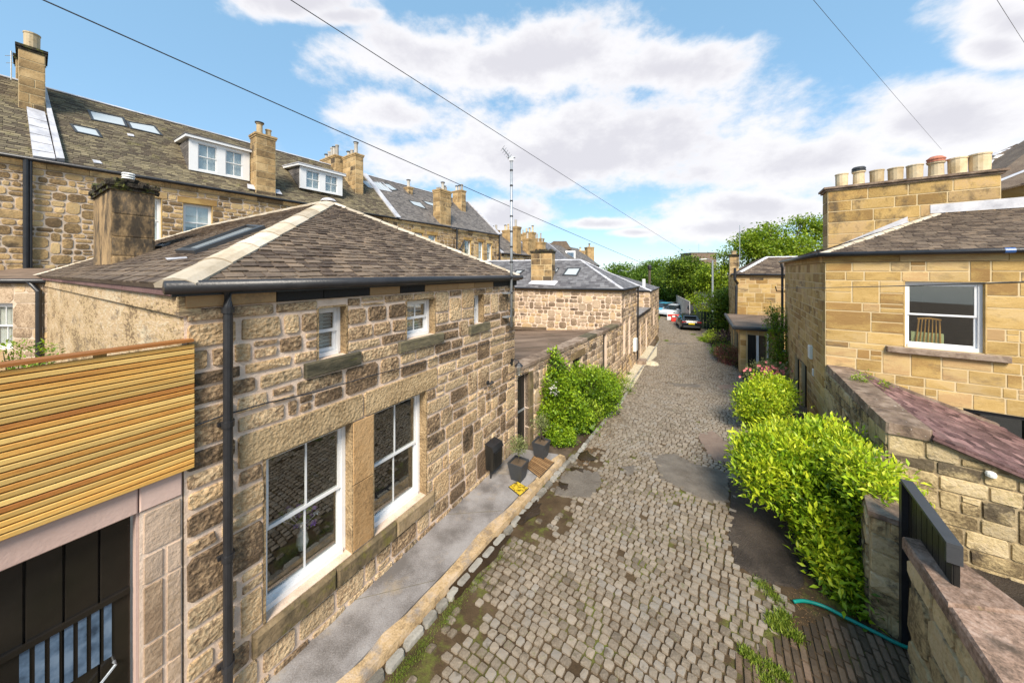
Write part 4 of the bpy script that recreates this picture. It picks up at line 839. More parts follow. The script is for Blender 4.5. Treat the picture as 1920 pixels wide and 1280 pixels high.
MB().bbox(F1, -3.2, pz1+.004, -.33, pz1+.05, -.124, -.10).build('door_rail', M_GLOSS, ga); MB().bbox(F1, -3.2, 1.06, -.33, 1.11, -.16, -.11).build('door_rail', M_GLOSS, ga)
MB().bbox(F1, -3.2, 0, -.33, 2.69, -.24, -.17).build('door_backing', M_BLACK, ga)
MB().tube([at(F1, -.42, 1.42, -.12), at(F1, -.42, 1.44, -.05), at(F1, -.56, 1.30, -.05), at(F1, -.56, 1.28, -.12)], .012, 8).build('door_handle', M_GALV, ga)
scn = thing('timber_screen', 'slatted orange brown cedar screen fixed above the garage doorway', 'screen', (-3.5, 2.7, 2.95))
ns_ = 25; sh_ = (4.19-2.96)/ns_
for i in range(ns_):
    z0 = 2.962+i*sh_; jn = -1.5+rnd.uniform(-.9, .9); t_ = rnd.choice([.22, .38, .48, .55, .65, .75, .9]); f2 = (F1[0], F1[1], (UP+F1[3]*0).normalized(), F1[3])
    MB().bbox(F1, -3.0, z0+.004, .06, z0+sh_-.005, .045, .075+rnd.uniform(-.003, .003), (t_, rnd.random(), 0), .005).build('slat', M_WOOD, scn)
for a in (-.55, -1.7, -2.85): MB().bbox(F1, a, 2.962, a+.07, 4.21, .0, .042, tones()).build('post', M_WOOD, scn)
MB().bbox(F1, -3.0, 4.215, .05, 4.24, -.03, .10, (.1, .2, 0)).build('top_rail', M_WOOD, scn); MB().bbox(F1, -3.0, 2.965, .05, 4.15, .043, .0445).build('gap_shade_sheet', M_BLACK, scn)  # black sheet added behind the slats to stand for shade in the gaps

# ================================================================== LOW WALLED ANNEXE WITH FLAT ROOF
C2 = V(5.6, 16.4, 0); FA = frame(B1+u1*.0, C2); LA = (C2-B1).length
an = thing('walled_annexe', 'low stone annexe with brown flat roof joining the near house to the next one', 'annexe', (.1, 8.7, 0))
TA = 2.18
holes = [(.14, -.2, .70, 2.02), (3.7, .7, 4.55, 1.68), (6.78, -1, 7.32, 2.12)]
rubble(an, FA, 0, LA, -.8, TA, holes, [(.70, -.1, .95, 2.05), (3.5, 1.68, 4.8, 1.95)], hr=(.17, .28), wr=(.25, .6), mw=M_MORT, ms=M_PINKR, limit=260)
for z in (-.1, .45, 1.0, 1.5): block(an, FA, .70, z+.003, .94, z+.52, .025, M_MOSSSILL, 'jamb_stone', bev=.008)
block(an, FA, 3.5, 1.69, 4.8, 1.94, .03, M_LINT, 'lintel')
a = 0
while a < LA: b_ = min(LA, a+rnd.uniform(.8, 1.3)); MB().bbox(FA, a+.004, TA+.002, b_-.004, TA+.12+rnd.uniform(0, .01), -.36, .05, tones(), .012).build('coping_stone', M_DARKST if rnd.random() < .3 else M_COPE2, an); a = b_
dr = MB()
for i in range(5): MB().bbox(FA, .15+i*.108, -.05, .15+i*.108+.102, 2.0, -.17, -.13, tones(), .004).build('door_board', M_BLACKW, an)
MB().bbox(FA, .14, .93, .69, .99, -.128, -.12).build('letter_plate', M_GALV, an); MB().bbox(FA, .14, -.8, .70, 2.01, -.3, -.18).build('door_backing', M_BLACK, an)
MB().bbox(FA, 6.79, -.9, 7.31, 2.11, -.2, -.1, tones()).build('side_door', M_BLACKW, an)
MB().bbox(FA, 3.71, .71, 4.54, 1.67, -.2, -.14).build('dark_opening', M_BLACKW, an)
for k in range(6): MB().bbox(FA, 3.76+k*.14, .72, 3.78+k*.14, 1.66, -.135, -.115).build('bar', M_BLACK, an)
S2 = V(-4.5, 20.2, 0)
MB().add([at(FA, 0, 1.95, -.35), at(FA, LA, 1.95, -.35), V(0, 18.45, 1.52), V(-4.5, 20.1, 1.5), V(-6, 12.5, 1.6)], [(0, 1, 2, 3, 4)]).build('flat_roof', M_FELT, an)
MB().box(V(.9, 18.03, 1.72), V(1.0, -.38, .04), V(0, .03, 0), V(0, 0, .08)).build('roof_upstand', M_BRICKP, an)
for k in range(7): q = 1.5*k+.6; MB().tube([at(FA, q, 1.962, -.4), at(FA, q, 1.962, -.4)+V(-5, 3.2, -.36)], .012, 4).build('felt_seam', M_FELT, an)

# ================================================================== SECOND HOUSE ON THE LEFT
D2 = V(7.77, 20.0, 0); h2 = thing('stone_house', 'second pinkish rubble house along the left with blue grey slate roof and single chimney', 'house', (5.6, 16.4, -.7))
FH2 = frame(S2, C2); FL2 = frame(C2, D2); L2 = (C2-S2).length; LL = (D2-C2).length
rubble(h2, FH2, 0, L2, .8, 3.86, [], [], hr=(.14, .27), wr=(.2, .55), ms=M_PINKR, wname='side_wall', limit=300)
w2h = [(.35, .55, .95, 2.35), (.5, 3.0, .85, 3.7), (2.0, 3.2, 2.4, 3.65), (1.7, .3, 2.3, 2.4)]
rubble(h2, FL2, 0, LL, -.9, 3.86, w2h, [], hr=(.16, .28), wr=(.25, .5), ms=M_PINKR, wname='front_wall', limit=120)
for i, (a, b, c, d) in enumerate(w2h): MB().bbox(FL2, a, b, c, d, -.25, -.12).build('boarded_opening', M_BLACKW if i in (1, 2) else M_BRICKP, h2)
block(h2, FH2, 0, 3.87, L2+.05, 4.0, .06, M_CHIM, 'eaves_course', n0=-.3); block(h2, FL2, .0, 3.87, LL, 4.0, .06, M_CHIM, 'eaves_course', n0=-.3)
o2 = .12; u2 = FH2[1]; nl = FL2[3]; Ce = C2+UP*4.03+FH2[3]*o2+nl*o2; Se = S2+UP*4.03+FH2[3]*o2; De = D2+UP*4.03+nl*o2; Ap2 = V(4.15, 19.4, 5.65); Rg2 = Ap2-u2*13
slate_roof(h2, [Se, Ce, Ap2, Rg2], w=.25, e=.17, ms=M_SLATEB, name='side_roof', limit=300, th=.006); slate_roof(h2, [Ce, De+V(.1, .16, 0), Ap2], w=.25, e=.17, ms=M_SLATEB, name='front_roof', limit=80, th=.006)
Be2 = V(2.5, 23.6, 4.03); slate_roof(h2, [De+V(.1, .16, 0), Be2, Ap2], w=.4, e=.3, ms=M_SLATEB, name='rear_roof', limit=0)
ridge_tiles(h2, Ce, Ap2, .09, .7, M_LEAD, name='hip_lead'); ridge_tiles(h2, Rg2, Ap2, .08, 1.2, M_LEAD, name='ridge_lead'); ridge_tiles(h2, De, Ap2, .08, .7, M_LEAD, name='hip_lead')
gutter(h2, [Se-UP*.03+FH2[3]*.04, Ce-UP*.03+FH2[3]*.04+u2*.08], .055); gutter(h2, [Ce-UP*.03+nl*.04, De-UP*.03+nl*.05], .055)
n2 = (Ce-Se).cross(Rg2-Se).normalized(); n2 = n2 if n2.z > 0 else -n2
for q in (((1054,517),(1082,518),(1090,503),(1064,503)), ((963,514),(975,515),(984,507),(968,507)), ((1040,512),(1043,512),(1049,503),(1044,503))): skylight(h2, [hit(x, y, Se, n2) for x, y in q], n2, .07, .05)
cx = hit(1019, 524, Se, n2); chimney(h2, cx+V(.0, .25, 0), u2, 1.22, .75, 4.0, 5.98, ms=M_CHIM, hr=(.30, .36), wr=(.4, .8), capm=M_MOSSCAP, cap=.14, over=.06)
rk = MB()
for _ in range(26): p = cx+V(0, .25, 0)+u2*rnd.uniform(-.6, .6)+FH2[3]*rnd.uniform(-.35, .35); p.z = 6.12; s_ = rnd.uniform(.06, .13); rk.lathe(p, [(s_, 0), (s_*.7, s_*.8), (.001, s_*1.1)], 6)
rk.build('rough_flaunching', M_MOSSCAP, h2)
MB().prism([hit(x, y, Se, n2)+n2*.02 for x, y in ((990,533),(1040,536),(1047,528),(1040,527),(998,526))], n2*.02).build('lead_flashing', M_LEAD, h2)
pipe(h2, [at(FL2, LL-.1, 3.95, .12), at(FL2, LL-.1, -.8, .1)], .05)
gm = MB().bbox(FL2, 3.0, .2, 3.45, .95, .0, .2, tones(), .02).build('meter_box', M_PLASTW, None, label='white meter box on the wall of the second house on the left', cat='meter box', loc=at(FL2, 3.2, .2, 0))
MB().bbox(FL2, 3.6, -.70, 4.3, -.45, .15, .6, tones(), .03).build('stone_trough', M_COPE2, None, label='low stone trough beside the pale gravel strip under the meter box', cat='trough', loc=at(FL2, 3.9, -.7, .3))
# third house and its low annexe
D3 = V(10.75, 25, 0); F3 = frame(D2+V(.05, .08, 0), D3); L3 = (D3-D2).length-.1
h3 = thing('stone_house', 'third house on the left, half hidden, with pale flat roofed annexe and blue grey slates', 'house', (7.8, 20.1, -.72))
rubble(h3, F3, 0, L3, -.9, 2.05, [(3.6, -.9, 4.3, 1.6), (1.2, -.9, 1.6, 1.5)], [], hr=(.18, .3), wr=(.3, .6), ms=M_PINKR, wname='annexe_wall', limit=80)
for a, c in ((3.6, 4.3), (1.2, 1.6)): MB().bbox(F3, a, -.9, c, 1.55, -.2, -.1).build('door', M_BLACKW, h3)
MB().prism([at(F3, 0, 2.06, .04), at(F3, L3, 2.06, .04), at(F3, L3, 2.06, -4), at(F3, 0, 2.06, -4)], V(0, 0, .08)).build('flat_roof', M_PAVE, h3); MB().bbox(F3, 0, 2.0, L3, 2.13, .05, .11).build('annexe_gutter', M_BLACK, h3)
e3 = D3-V(4.2, -2.4, 0); F3b = frame(e3, D3); rubble(h3, F3b, 0, (D3-e3).length, 1.9, 3.4, [], [], hr=(.2, .3), wr=(.3, .6), ms=M_PINKR, wname='side_wall', limit=40)
F3c = frame(D3, D3+V(3, 5, 0)); rubble(h3, F3c, 0, 5.8, -.9, 3.4, [(2, .5, 2.8, 2)], [], hr=(.25, .35), wr=(.3, .7), ms=M_PINKR, wname='front_wall', limit=0); MB().bbox(F3c, 2, .5, 2.8, 2, -.2, -.1).build('window', M_BLACKW, h3)
Da = D3+UP*3.45+V(.1, -.15, 0); Ea = e3+V(-3, 1.7, 3.45); Ap3 = V(8.3, 28.3, 4.95); Bk = D3+V(3.1, 5, 3.45)
slate_roof(h3, [Ea, Da, Ap3, Ap3-V(5, -3, 0)], w=.3, e=.2, ms=M_SLATEB, name='side_roof', limit=100); slate_roof(h3, [Da, Bk, Ap3], w=.3, e=.2, ms=M_SLATEB, name='front_roof', limit=0); ridge_tiles(h3, Da, Ap3, .09, .8, M_LEAD, name='hip_lead'); gutter(h3, [Ea-UP*.04, Da-UP*.04], .06)
MB().tube([W(1207, 545, 25.6), W(1207, 523, 25.6)], .13, 10).build('flue_pipe', M_PLASTW, h3)

# ================================================================== CLIMBER AND SHRUBS AGAINST THE ANNEXE
def lane_blob(a, out, z, rx, ry, rz): p = at(FA, a, z, out); return (p.x, p.y, p.z, rx, ry, rz)
bush('climbing_shrub', 'tall bright green climber with white blossom scrambling up beside the black door', 'shrub', at(FA, 1.9, -.05, .45),
     [lane_blob(2.0, .35, .75, .62, .62, .7), lane_blob(1.75, .25, 1.35, .45, .45, .5), lane_blob(2.45, .3, 1.2, .4, .4, .5), lane_blob(2.0, .18, 1.85, .26, .26, .35), lane_blob(2.0, .12, 2.2, .14, .14, .22), lane_blob(2.3, .75, .35, .5, .5, .35), lane_blob(1.45, .35, .55, .35, .35, .45), lane_blob(1.35, .55, .16, .35, .35, .16)], M_SHRUB, .085, 15000, clump=12, singles=60, wid=.6)
p = at(FA, 1.45, 1.38, .42); q = MB()
for _ in range(26):
    c = p+V(rnd.gauss(0, .07), rnd.gauss(0, .07), rnd.gauss(0, .11))
    for k in range(5): a = k*1.257; q.add([c, c+V(math.cos(a)*.03, math.sin(a)*.03-.01, math.sin(a*2)*.02), c+V(math.cos(a+.6)*.035, math.sin(a+.6)*.035-.01, .02)], [(0, 1, 2)])
q.build('blossom', M_PETALW, bpy.data.objects['climbing_shrub'])
bush('leafy_shrub', 'rounded mid green shrub next to the climber under the barred opening', 'shrub', at(FA, 4.2, -.3, .6), [lane_blob(4.0, .45, .8, .7, .7, .6), lane_blob(4.9, .5, .55, .75, .75, .6), lane_blob(4.3, .9, .25, .6, .6, .5), lane_blob(3.5, .3, 1.25, .4, .4, .4), lane_blob(5.5, .6, .2, .5, .6, .5)], M_SHRUB, .085, 13000, clump=12, wid=.55)
bush('fern', 'spreading light green fern at the foot of the climber', 'fern', at(FA, 3.0, -.1, 1.0), [lane_blob(3.0, .95, .22, .42, .42, .3)], M_TREE2, .10, 900, wid=.22, clump=8, stems=False, upw=.9)
bush('hosta', 'broad leaved blue green hosta below the fern', 'plant', at(FA, 2.4, -.1, 1.1), [lane_blob(2.45, 1.1, .1, .2, .2, .16)], M_TREE3, .17, 60, wid=.75, clump=4, stems=False)
bush('low_herb', 'low dark green herb clump at the corner of the paving', 'plant', at(FA, 1.3, 0, .8), [lane_blob(1.35, .78, .1, .36, .36, .14)], M_SHRUB, .05, 2600, clump=8, stems=False, wid=.7)
bush('grassy_clump', 'ragged grassy weeds against the wall before the gravel strip', 'plant', at(FA, 7.9, -.6, .3), [lane_blob(7.8, .4, -.35, .5, .5, .35)], M_TREE2, .16, 900, wid=.15, clump=8, stems=False, upw=1.2)
bt = thing('blue_planter', 'bright blue glazed planter holding a yellow green shrub far down the left side', 'planter', G(1224, 622)); c = G(1224, 622); MB().lathe(c, [(.3, 0), (.4, .7), (.42, .75), (.36, .75), (.34, .65)], 14).build('pot', M_BLUE, bt)
bush('potted_shrub', 'yellow green shrub growing in the blue planter', 'shrub', c+UP*.7, [(c.x-.1, c.y, c.z+1.2, .5, .5, .65)], M_TREE2, .14, 1200, stems=False)
MB().lathe(G(1218, 626), [(.2, 0), (.22, .6), (.1, .8), (.001, .82)], 10).build('white_bin', M_PLASTW, None, label='small white bin beside the blue planter', cat='bin', loc=G(1218, 626))
c = G(1222, 683); MB().lathe(c+UP*.02, [(.42, 0), (.36, .10), (.12, .17), (.001, .18)], 9, tones()).build('boulder', M_GRAV, None, label='pale flat boulder at the lane edge of the gravel strip', cat='rock', loc=c)

# ================================================================== TENEMENT TERRACE BEHIND (LEFT)
uT = V(.555, .832, 0).normalized(); T0 = V(-17.9, 11.2, 0)-uT*6; FT = frame(T0, T0+uT*10); nT = FT[3]; TE = 9.0; RUN, RISE = 4.5, 4.1
a_of = lambda px, py, d=0: on(FT, px, py, d)
sl = (-nT*RUN+UP*RISE).normalized(); nTr = (nT*RISE+UP*RUN).normalized(); TPo = at(FT, 0, TE+.03, .12)
TP = lambda px, py, k=0: hit(px, py, TPo+nTr*k, nTr)
aS1 = a_of(745, 410)[0]; aS2 = a_of(937, 440)[0]
t1 = thing('terraced_house', 'tan rubble terrace house at upper left with mossy brown slates and two white dormers', 'house', T0)
t2 = thing('terraced_house', 'next house of the rear terrace with grey slates and a long glazed rooflight', 'house', T0+uT*aS1)
def win_rect(px0, py0, px1, py1): a, z1 = a_of(px0, py0); c, _ = a_of(px1, py0); _, z0 = a_of(px0, py1); return (a, z0, c, z1)
wt1 = [win_rect(343, 380, 398, 432), win_rect(292, 371, 303, 455), win_rect(150, 330, 152, 332)][:2]
wt1[1] = (wt1[1][2]-1.0, wt1[1][1], wt1[1][2], wt1[1][3])
q_ = wt1[0]; wt1[0] = (q_[0], q_[3]-1.75, q_[2], q_[3])
wt2 = [win_rect(775, 435, 793, 470), win_rect(803, 440, 818, 475), win_rect(871, 450, 883, 480), win_rect(897, 453, 906, 487), win_rect(913, 456, 922, 488)]
rubble(t1, FT, 0, aS1, 3.6, TE-.28, wt1, [(a-.2, d, c+.2, d+.3) for a, b, c, d in wt1], hr=(.14, .27), wr=(.22, .6), th=.4, mw=M_MORT2, ms=M_RUB2, dep=.02, gap=.014, rough=.012, limit=300)
rubble(t2, FT, aS1+.01, aS2, 3.6, TE-.28, wt2, [(a-.2, d, c+.2, d+.3) for a, b, c, d in wt2], hr=(.22, .33), wr=(.3, .7), th=.4, mw=M_MORT2, ms=M_RUB2, dep=.015, gap=.008, limit=60)
for tt, ws, bl in ((t1, wt1, ['roller', 'net']), (t2, wt2, ['full', 'full', 'net', 'full', 'net'])):
    for (a, b, c, d), k in zip(ws, bl):
        block(tt, FT, a-.18, d+.005, c+.18, d+.29, .03, M_ASH, 'lintel'); block(tt, FT, a-.15, b-.16, c+.15, b-.005, .08, M_ASH, 'window_sill'); sash(tt, FT, a, b, c, d, inset=.15, cols=2 if c-a > .6 else 1, rows=1, blind=k, room=1.0, fw=.07, reveal=M_ASH)
a = 0
while a < aS2:
    b_ = min(aS2, a+rnd.uniform(.8, 1.4)); block(t1 if a < aS1 else t2, FT, a+.004, TE-.275, b_-.004, TE-.06, .05, M_RUB2, 'eaves_stone', bev=.006); a = b_
MB().box(at(FT, aS2/2, 2, -.3), uT*(aS2/2), nT*.2, UP*1.59).build('lower_wall', M_RUB2, t1)
ev = lambda a: at(FT, a, TE+.03, .12); rg = lambda a: at(FT, a, TE+.03+RISE+.1, -RUN)
slate_roof(t1, [ev(0), ev(aS1), rg(aS1), rg(0)], w=.24, e=.15, th=.012, ms=M_SLATET, limit=300)
slate_roof(t2, [ev(aS1), ev(aS2), rg(aS2), rg(aS1)], w=.28, e=.17, th=.007, ms=M_SLATEG, limit=60)
for tt, p, q in ((t1, 0, aS1), (t2, aS1, aS2)):
    gutter(tt, [at(FT, p, TE-.01, .2), at(FT, q, TE-.01, .2)], .07); MB().prism([rg(p), rg(q), rg(q)-nT*4.5-UP*4, rg(p)-nT*4.5-UP*4], UP*.03).build('rear_roof', M_SLATEG, tt); ridge_tiles(tt, rg(p), rg(q), .12, 1.1, M_LEAD, name='ridge_lead', lift=.05)
def skew(tt, a, w=.30, m=M_LEAD, h=.14):
    P = [ev(a-w/2), ev(a+w/2), rg(a+w/2), rg(a-w/2)]; MB().prism([p-nTr*.02 for p in P], nTr*h).build('skew_coping', m, tt)
skew(t1, aS1, .42); skew(t2, aS2-.2, .35); 
aL = a_of(85, 300)[0]; MB().prism([TP(x, y, .02) for x, y in ((62,297),(104,303),(84,215),(50,205))], nTr*.12).build('lead_apron', M_LEAD, t1)
MB().prism([TP(x, y, .02) for x, y in ((106,303),(121,304),(101,228),(86,168),(82,172),(88,215))], nTr*.16).build('lead_skew', M_LEAD, t1)
for k in range(1, 6): t = k/6; p_, q_ = TP(62, 297, .15).lerp(TP(50, 205, .15), t), TP(104, 303, .15).lerp(TP(84, 215, .15), t); MB().tube([p_, q_], .018, 5).build('lead_roll', M_LEAD, t1)
def zt(px, py, p): return H-(py-HY)*p.y/F       # height read at a place already known
pc = TP(60, 205); c_ = V(pc.x, pc.y, 0)-nT*.55
chimney(t1, c_, uT, .62, 1.3, pc.z-1.5, zt(60, 100, pc), [(0, .15, .75, .2, 3), (0, -.4, .55, .15, 0)], hr=(.3, .4), wr=(.3, .6), cap=.2, capm=M_MOSSCAP)
pb_ = V(c_.x, c_.y, 0)-nT*1.9-uT*.1; chimney(t1, pb_, uT, .6, 1.0, pc.z, zt(30, 128, pc)+.9, [(0, 0, .35, .14, 0)], cap=.2, capm=M_MOSSCAP, blocks=True)
ax_ = W(21, 150, 13.2); MB().tube([ax_, ax_+UP*1.2], .02, 6).tube([ax_+UP*1.0+V(-.25, 0, 0), ax_+UP*1.0+V(.1, 0, 0)], .012, 5).tube([ax_+UP*.7+V(-.2, 0, 0), ax_+UP*.7+V(.1, 0, 0)], .012, 5).build('ridge_aerial', M_GALV, None, label='thin aerial beside the tall chimney at the top left corner', cat='aerial', loc=ax_)
# slim eaves chimney between the dormers
p0, p1 = at(FT, a_of(476, 365)[0], 0), at(FT, a_of(521, 368)[0], 0); cm = (p0+p1)/2-nT*.42; wz = (p1-p0).length*.82
chimney(t1, cm, uT, wz, .8, TE-.1, zt(495, 263, cm), [(-.2, .1, .65, .16, 1), (.28, -.1, .5, .15, 0)], hr=(.3, .45), wr=(.4, .9), cap=.2)
MB().prism([cm+uT*.8+nT*.35+UP*(TE+.35), cm-uT*.8+nT*.35+UP*(TE+.35), cm-uT*.75+nT*.1+UP*(TE+.62), cm+uT*.75+nT*.1+UP*(TE+.62)], UP*.03).build('lead_flashing', M_LEAD, t1)
def dormer(root, pxl, pxr, pyb, pyt, d=-.75, label=None):
    """white timber box dormer: two sashes, slate cheeks, lead roof with deep white fascia"""
    a0, zb = on(FT, pxl, pyb, d); a1, _ = on(FT, pxr, pyb, d); _, zt_ = on(FT, pxl, pyt, d); f = (FT[0]+nT*d, FT[1], FT[2], FT[3]); w = a1-a0
    dm = MB(); s = w*.13; m0, m1 = a0+w/2-s*.55, a0+w/2+s*.55; y0, y1 = zb+.12, zt_-.16
    for (p, q, r, t) in ((a0, zb, a0+s, zt_), (a1-s, zb, a1, zt_), (m0, y0, m1, y1)): dm.bbox(f, p, q, r, t, -.12, 0)
    dm.bbox(f, a0+s, zb, a1-s, y0, -.12, -.001); dm.bbox(f, a0+s, y1, a1-s, zt_, -.12, -.001); dr = dm.build('dormer', M_WHITE, root, label=label)
    for p, q, bl in ((a0+s, m0, 'full'), (m1, a1-s, 'full' if rnd.random() < .5 else 'shutter')):
        x0, x1 = p+.01, q-.01; mid = (y0+y1)/2; sb = MB(); t = .035
        for (ya, yb, dd) in ((mid, y1, -.03), (y0, mid+.03, -.055)):
            sb.bbox(f, x0, ya, x0+t, yb, dd-.03, dd); sb.bbox(f, x1-t, ya, x1, yb, dd-.03, dd); sb.bbox(f, x0+t, ya, x1-t, ya+t, dd-.03, dd-.001); sb.bbox(f, x0+t, yb-t, x1-t, yb, dd-.03, dd-.001); sb.bbox(f, (x0+x1)/2-.012, ya+t, (x0+x1)/2+.012, yb-t, dd-.025, dd-.004)
        sb.build('sash', M_WHITE, dr); MB().bbox(f, x0+.02, y0+.02, x1-.02, y1-.02, -.085, -.08).build('pane', M_GLASS, dr); MB().bbox(f, x0, y0, x1, y1, -.2, -.19).build('blind', M_BLIND, dr)
    back = (zt_-zb)*RUN/RISE+.1
    for s_, a_ in ((0, a0), (1, a1)):
        P = [at(f, a_, zb, -.12), at(f, a_, zt_, -.12), at(f, a_, zt_, -.12-back)]
        MB().prism([p+uT*(-.03 if s_ else 0) for p in P], uT*.03).build('cheek', M_SLATEG, dr)
        if not s_:
            r_ = int((zt_-zb)/.12)
            for k in range(r_):
                z_ = zb+k*.12; L_ = max(.1, back*(1-(zt_-z_)/(zt_-zb)))
                n_ = max(1, int(L_/.3))
                for j in range(n_): MB().box(at(f, a_-.012, z_+.06, -.14-L_*(j+.5)/n_), nT*(L_/n_/2-.004), uT*.012, UP*.055, tones()).build('slate', M_SLATEG, dr)
    ft = []; ovh = .16
    ft = [at(f, a0-ovh, zt_, ovh), at(f, a1+ovh, zt_, ovh), at(f, a1+ovh, zt_+.18, -back-.5), at(f, a0-ovh, zt_+.18, -back-.5)]
    MB().prism(ft, UP*.13).build('fascia', M_WHITE, dr); MB().prism([p+UP*.133+(p-sum(ft, V(0,0,0))/4)*.02 for p in ft], UP*.045).build('lead_roof', M_LEAD if pxl > 500 else M_SLATEG, dr)
dormer(t1, 355, 468, 318, 258); dormer(t1, 563, 642, 352, 311, d=-.75)
for q in (((163,207),(232,222),(240,240),(171,226)), ((236,228),(290,237),(306,256),(244,242)), ((130,233),(183,244),(193,260),(141,249))): skylight(t1, [TP(x, y) for x, y in q][::-1], nTr, .06, .05)
MB().prism([TP(x, y, .03) for x, y in ((238,251),(250,253),(252,257),(240,255))], nTr*.03).build('vent_slate', M_LEAD, t1); MB().prism([TP(x, y, .03) for x, y in ((173,300),(188,303),(192,308),(176,306))], nTr*.03).build('vent_slate', M_LEAD, t1)
skylight(t2, [TP(x, y) for x, y in ((690,352),(735,361),(718,343),(676,339))], nTr, .05, .06, M_LEAD, bars=7)
for q in (((735,358),(746,357),(728,345),(714,344)), ((775,385),(800,393),(788,380),(765,376)), ((800,383),(828,393),(815,382),(790,376))): skylight(t2, [TP(x, y) for x, y in q], nTr, .05, .05)
pipe(t1, [at(FT, a_of(49, 320)[0], TE-.05, .18), at(FT, a_of(49, 320)[0], 3.6, .12)], .07, collars=[at(FT, a_of(49, 320)[0], z, .12) for z in (8, 6.6, 5.2)]); pipe(t1, [at(FT, a_of(58, 320)[0], TE-.05, .18), at(FT, a_of(58, 320)[0], 3.6, .12)], .035)
aq = a_of(854, 430)[0]; pipe(t2, [at(FT, aq, TE-.05, .18), at(FT, aq, 5, .12)], .07); aq = a_of(869, 440)[0]; pipe(t2, [at(FT, aq, TE-1.0, .15), at(FT, a_of(856,460)[0], TE-2.4, .15)], .06); aq = aS2-.3; pipe(t2, [at(FT, aq, TE-.05, .18), at(FT, aq, 5, .12)], .07)
def ridge_stack(root, px, pyb, pyt, su, sn, pots, back=RUN, m=M_CHIM, n_=None, **k):
    p = hit(px, pyb, at(FT, 0, 0, -back), nT); return chimney(root, V(p.x, p.y, 0), uT, su, sn, p.z-1.2, zt(px, pyt, p), pots, ms=m, hr=(.3, .42), wr=(.4, .8), cap=.2, potm=M_POTG, **k)
ridge_stack(t1, 662, 345, 298, .62, 1.7, [(0, -.6, .45, .13, 1), (0, -.15, .5, .13, 0), (0, .4, .95, .14, 1)], back=2.6)
ridge_stack(t1, 622, 320, 302, .62, 2.2, [(0, -.8, .45, .13, 1), (0, -.35, .6, .13, 0), (0, .05, .85, .13, 0), (0, .4, .8, .13, 1), (0, .8, .9, .13, 0)], back=4.9)
ridge_stack(t2, 766, 372, 356, .5, .6, [(0, 0, .7, .15, 1)], back=3.6)
p_ = a_of(826, 425)[0]; q_ = a_of(846, 428)[0]; cm = at(FT, (p_+q_)/2, 0, -.5); chimney(t2, cm, uT, (q_-p_)*1.0, .9, TE-.1, zt(836, 364, cm), [(-.1, .2, .7, .15, 1), (.25, .1, .5, .14, 0)], cap=.3, potm=M_POTG, hr=(.3, .45), wr=(.4, .9))
ridge_stack(t2, 826, 385, 366, .6, 2.6, [(0, -1.0, .35, .13, 2), (0, -.5, .7, .12, 0), (0, -.15, .7, .12, 0), (0, .3, .6, .13, 0), (0, .8, .5, .13, 0)], back=4.2)
ridge_stack(t2, 861, 395, 362, .7, 1.3, [(0, -.4, .6, .13, 1), (0, 0, .6, .13, 1), (0, .4, .7, .13, 0)], back=3.2)
# terrace continues lower, further off
def far_house(label, a0, a1, ez, off, rise, msl, pots_at, cheap=True):
    f = (FT[0]-nT*off, FT[1], FT[2], FT[3]); r = thing('terraced_house', label, 'house', at(f, a0, 0)); rubble(r, f, a0, a1, 2, ez, [(a0+2+3*k, ez-2.4, a0+3+3*k, ez-.7) for k in range(int((a1-a0-3)/3))], [], hr=(.3, .42), wr=(.5, 1), mw=M_MORT2, ms=M_RUB2, limit=0, dep=.015)
    for k in range(int((a1-a0-3)/3)): sash(r, f, a0+2+3*k, ez-2.4, a0+3+3*k, ez-.7, inset=.12, cols=1, blind='full', room=.6, fw=.09)
    e = lambda a: at(f, a, ez, .12); g_ = lambda a: at(f, a, ez+rise, -4.5); slate_roof(r, [e(a0), e(a1), g_(a1), g_(a0)], w=.4, e=.28, ms=msl, limit=0); gutter(r, [e(a0)+nT*.08, e(a1)+nT*.08], .08)
    MB().prism([at(f, a1, 2, 0), at(f, a1, ez, 0), at(f, a1, ez+rise, -4.5), at(f, a1, 2, -4.5)], uT*.1).build('gable', M_RUB2, r)
    MB().prism([at(f, a0, 2, 0), at(f, a0, ez, 0), at(f, a0, ez+rise, -4.5), at(f, a0, 2, -4.5)], uT*.1).build('gable', M_RUB2, r)
    MB().prism([g_(a0), g_(a1), g_(a1)-nT*4.5-UP*rise, g_(a0)-nT*4.5-UP*rise], UP*.03).build('rear_roof', M_SLATEG, r)
    P = [e(a0)-nTr*.02, e(a0+.45)-nTr*.02, g_(a0+.45)-nTr*.02, g_(a0)-nTr*.02]; MB().prism(P, UP*.2).build('skew_coping', M_LEAD, r)
    for (px, pyt, back, su, sn, np_) in pots_at:
        p = hit(px, pyt, at(f, 0, 0, -back), nT); chimney(r, V(p.x, p.y, 0), uT, su, sn, ez-.2, p.z, [(0, -sn/2+sn*(j+.5)/np_, rnd.uniform(.5, .9), .14, rnd.choice([0, 1, 0, 3])) for j in range(np_)], cap=.3, potm=rnd.choice([M_POT, M_POTG]), blocks=False)
    return r
far_house('lower terrace house stepping down beyond the grey slated one', aS2+.2, aS2+9, 7.0, 0, 3.2, M_SLATEG, [(918, 437, 4.2, .8, 2.6, 5), (953, 436, 3.0, .8, 1.4, 3), (967, 430, .5, 1.0, .9, 1)])
far_house('distant terrace house with pale skew copings behind the aerial pole', aS2+9.2, aS2+20, 6.6, 0, 3.4, M_SLATEB, [(975, 443, 4.4, .8, 1.6, 3), (993, 440, 2.0, .9, 1.5, 3), (989, 452, .5, 1, .9, 1)])
far_house('most distant terrace house before the dark roofed block', aS2+20.2, aS2+34, 6.2, 0, 3.6, M_SLATEG, [(1007, 451, 4, 1, 2.0, 3), (1013, 458, 1, 1, 1.2, 2)])
